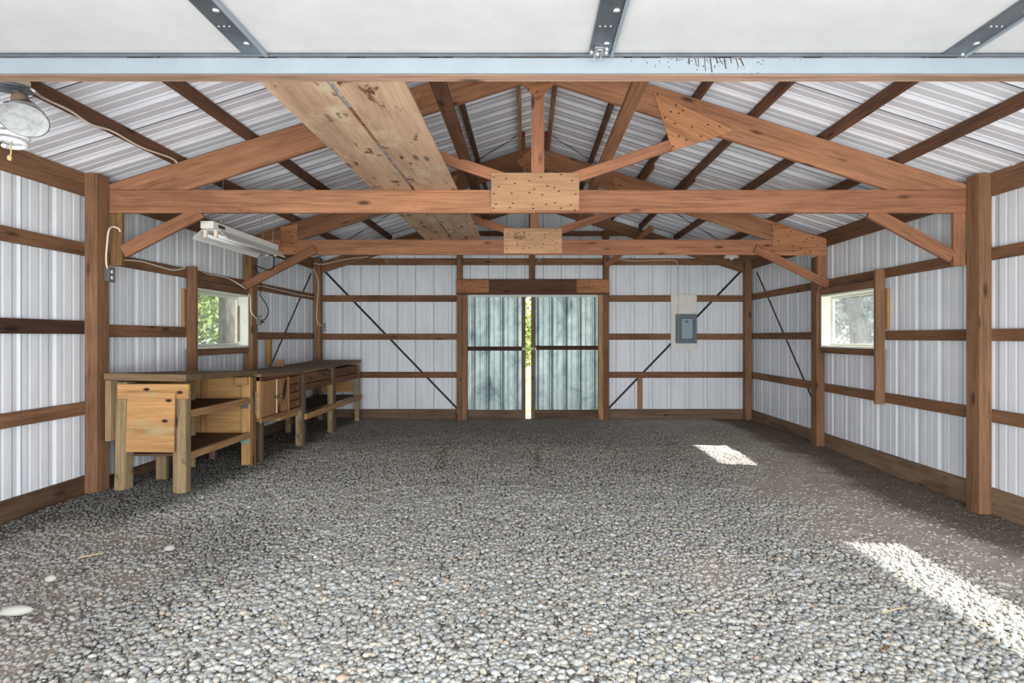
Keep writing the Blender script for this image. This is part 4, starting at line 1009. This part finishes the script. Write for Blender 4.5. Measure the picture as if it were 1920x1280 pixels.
def tree(x, y, r, h, crown_z, cr, nleaf, ls, lmat, label, limbs=5, group='trees outside'):
    t = empty('tree', (x, y, -.15), label, 'tree', group)
    tube('trunk', [(x, y, -.2), (x+.03, y, h*.3), (x-.08, y+.05, h*.65), (x+.05, y, h)], r, M['bark'], t, 20, 10, [r*1.35, r*1.05, r, r*.85, r*.5])
    R = np.random.default_rng(int(abs(x*100+y*10)))
    for k in range(limbs):
        a = R.uniform(0, 6.28); z0 = R.uniform(.35, .8)*h; L_ = cr*R.uniform(.6, 1)
        p = Vector((x, y, z0)); q = p+Vector((math.cos(a)*L_, math.sin(a)*L_, L_*.55)); mid = (p+q)/2+Vector((0, 0, .15*L_))
        tube('branch', [p, mid, q], r*.3, M['bark'], t, 8, 5, [r*.35, r*.22, r*.06])
    u = R.normal(0, 1, (nleaf, 3)); u /= np.linalg.norm(u, axis=1)[:, None]; rad = R.random(nleaf)**.45
    cl = R.normal(0, .5, (40, 3)); pick = R.integers(0, 40, nleaf)
    ctr = np.array([x, y, crown_z])+(u*rad[:, None]*.55+cl[pick]*.75)*np.array([cr, cr, cr*.75])
    ctr[:, 2] = np.maximum(ctr[:, 2], .4)
    a = R.normal(0, 1, (nleaf, 3)); a /= np.linalg.norm(a, axis=1)[:, None]; b = np.cross(a, R.normal(0, 1, (nleaf, 3))); b /= np.linalg.norm(b, axis=1)[:, None]
    s = ls*R.uniform(.6, 1.3, (nleaf, 1))
    co = np.stack([ctr-a*s, ctr+b*s*.5, ctr+a*s, ctr-b*s*.5], 1).reshape(-1, 3)
    # keep foliage clear of the building
    f = np.arange(nleaf*4).reshape(-1, 4)
    ok = ~((np.abs(ctr[:, 0]) < 4.3) & (ctr[:, 1] < 10.4))
    me = np_mesh('foliage', co-np.array([x, y, 0]), f[ok]); link('foliage', me, lmat, t, Matrix.Translation((x, y, 0)))
tree(-5.42, 10.35, .19, 7.0, 6.2, 2.6, 5000, .10, M['leaf'], 'thick rough tree trunk close outside the left window', 4)
tree(-9.0, 14.5, .16, 4.5, 2.4, 2.4, 9000, .10, M['leaf'], 'leafy bright green tree behind the thick trunk, seen through the left window')
tree(10.2, 18.0, .24, 7.0, 3.3, 1.9, 7000, .12, M['leaf2'], 'forked tree seen through the right window, left side', 7)
tree(14.2, 23.5, .2, 7.0, 3.4, 2.2, 7000, .12, M['leaf2'], 'slender tree seen through the right window, right side', 6)
tree(22.0, 33.0, .25, 8.0, 2.2, 4.0, 7000, .16, M['leaf2'], 'pale bushy tree far outside the right window', 4)
tree(-1.5, 19.0, .2, 5.0, 1.6, 2.2, 6000, .10, M['leaf'], 'green bush outside seen in the gap between the back doors', 3)

# ------------------------------------------------------------------ light
w = bpy.data.worlds.new('overcast_sky'); S.world = w; w.use_nodes = True; nt = w.node_tree; bg = nt.nodes['Background']
tc = N(nt, 'ShaderNodeTexCoord'); sp_ = N(nt, 'ShaderNodeSeparateXYZ'); nt.links.new(tc.outputs['Generated'], sp_.inputs[0])
nt.links.new(ramp(nt, sp_.outputs[2], [(0, (.82,.86,.86)), (.08, (1,1,1)), (.6, (.70,.82,1.0))]), bg.inputs[0]); bg.inputs[1].default_value = 1.8
def sun(direction, strength, ang):
    l = bpy.data.lights.new('sun', 'SUN'); l.energy = strength; l.angle = ang; l.color = (1, .96, .9)
    o = bpy.data.objects.new('sun', l); COL.objects.link(o); o.rotation_euler = Vector(direction).to_track_quat('-Z', 'Y').to_euler(); o.location = (20, 0, 25)
sun((-1.43, .10, -1.53), 19.0, math.radians(1.2))
def area(loc, target, sx, sy, e, col=(1,1,1)):
    l = bpy.data.lights.new('interior_fill', 'AREA'); l.shape = 'RECTANGLE'; l.size = sx; l.size_y = sy; l.energy = e; l.color = col
    o = bpy.data.objects.new('interior_fill', l); COL.objects.link(o); o.location = loc
    o.rotation_euler = (Vector(target)-Vector(loc)).to_track_quat('-Z', 'Y').to_euler()
area((0, -1.0, 1.4), (0, 8, 1.9), 6.0, 2.3, 185, (.97, .985, 1))  # added fill from behind the camera to brighten the interior
area((0, -.6, .7), (0, 6, 3.1), 5.2, .9, 180, (.97, .985, 1))  # added low fill aimed up to brighten the roof underside

# ------------------------------------------------------------------ camera
cam = bpy.data.cameras.new('camera'); co_ = bpy.data.objects.new('camera', cam); COL.objects.link(co_); S.camera = co_
co_.location = (CX, 0, CH); co_.rotation_euler = (math.pi/2, 0, 0)
cam.sensor_width = 36; cam.lens = F*36/1920; cam.shift_x = -(VX-960)/1920; cam.shift_y = -(640-VY)/1920
cam.clip_start = .05; cam.clip_end = 200
S.view_settings.view_transform = 'Standard'; S.view_settings.look = 'None'; S.view_settings.exposure = 0.08
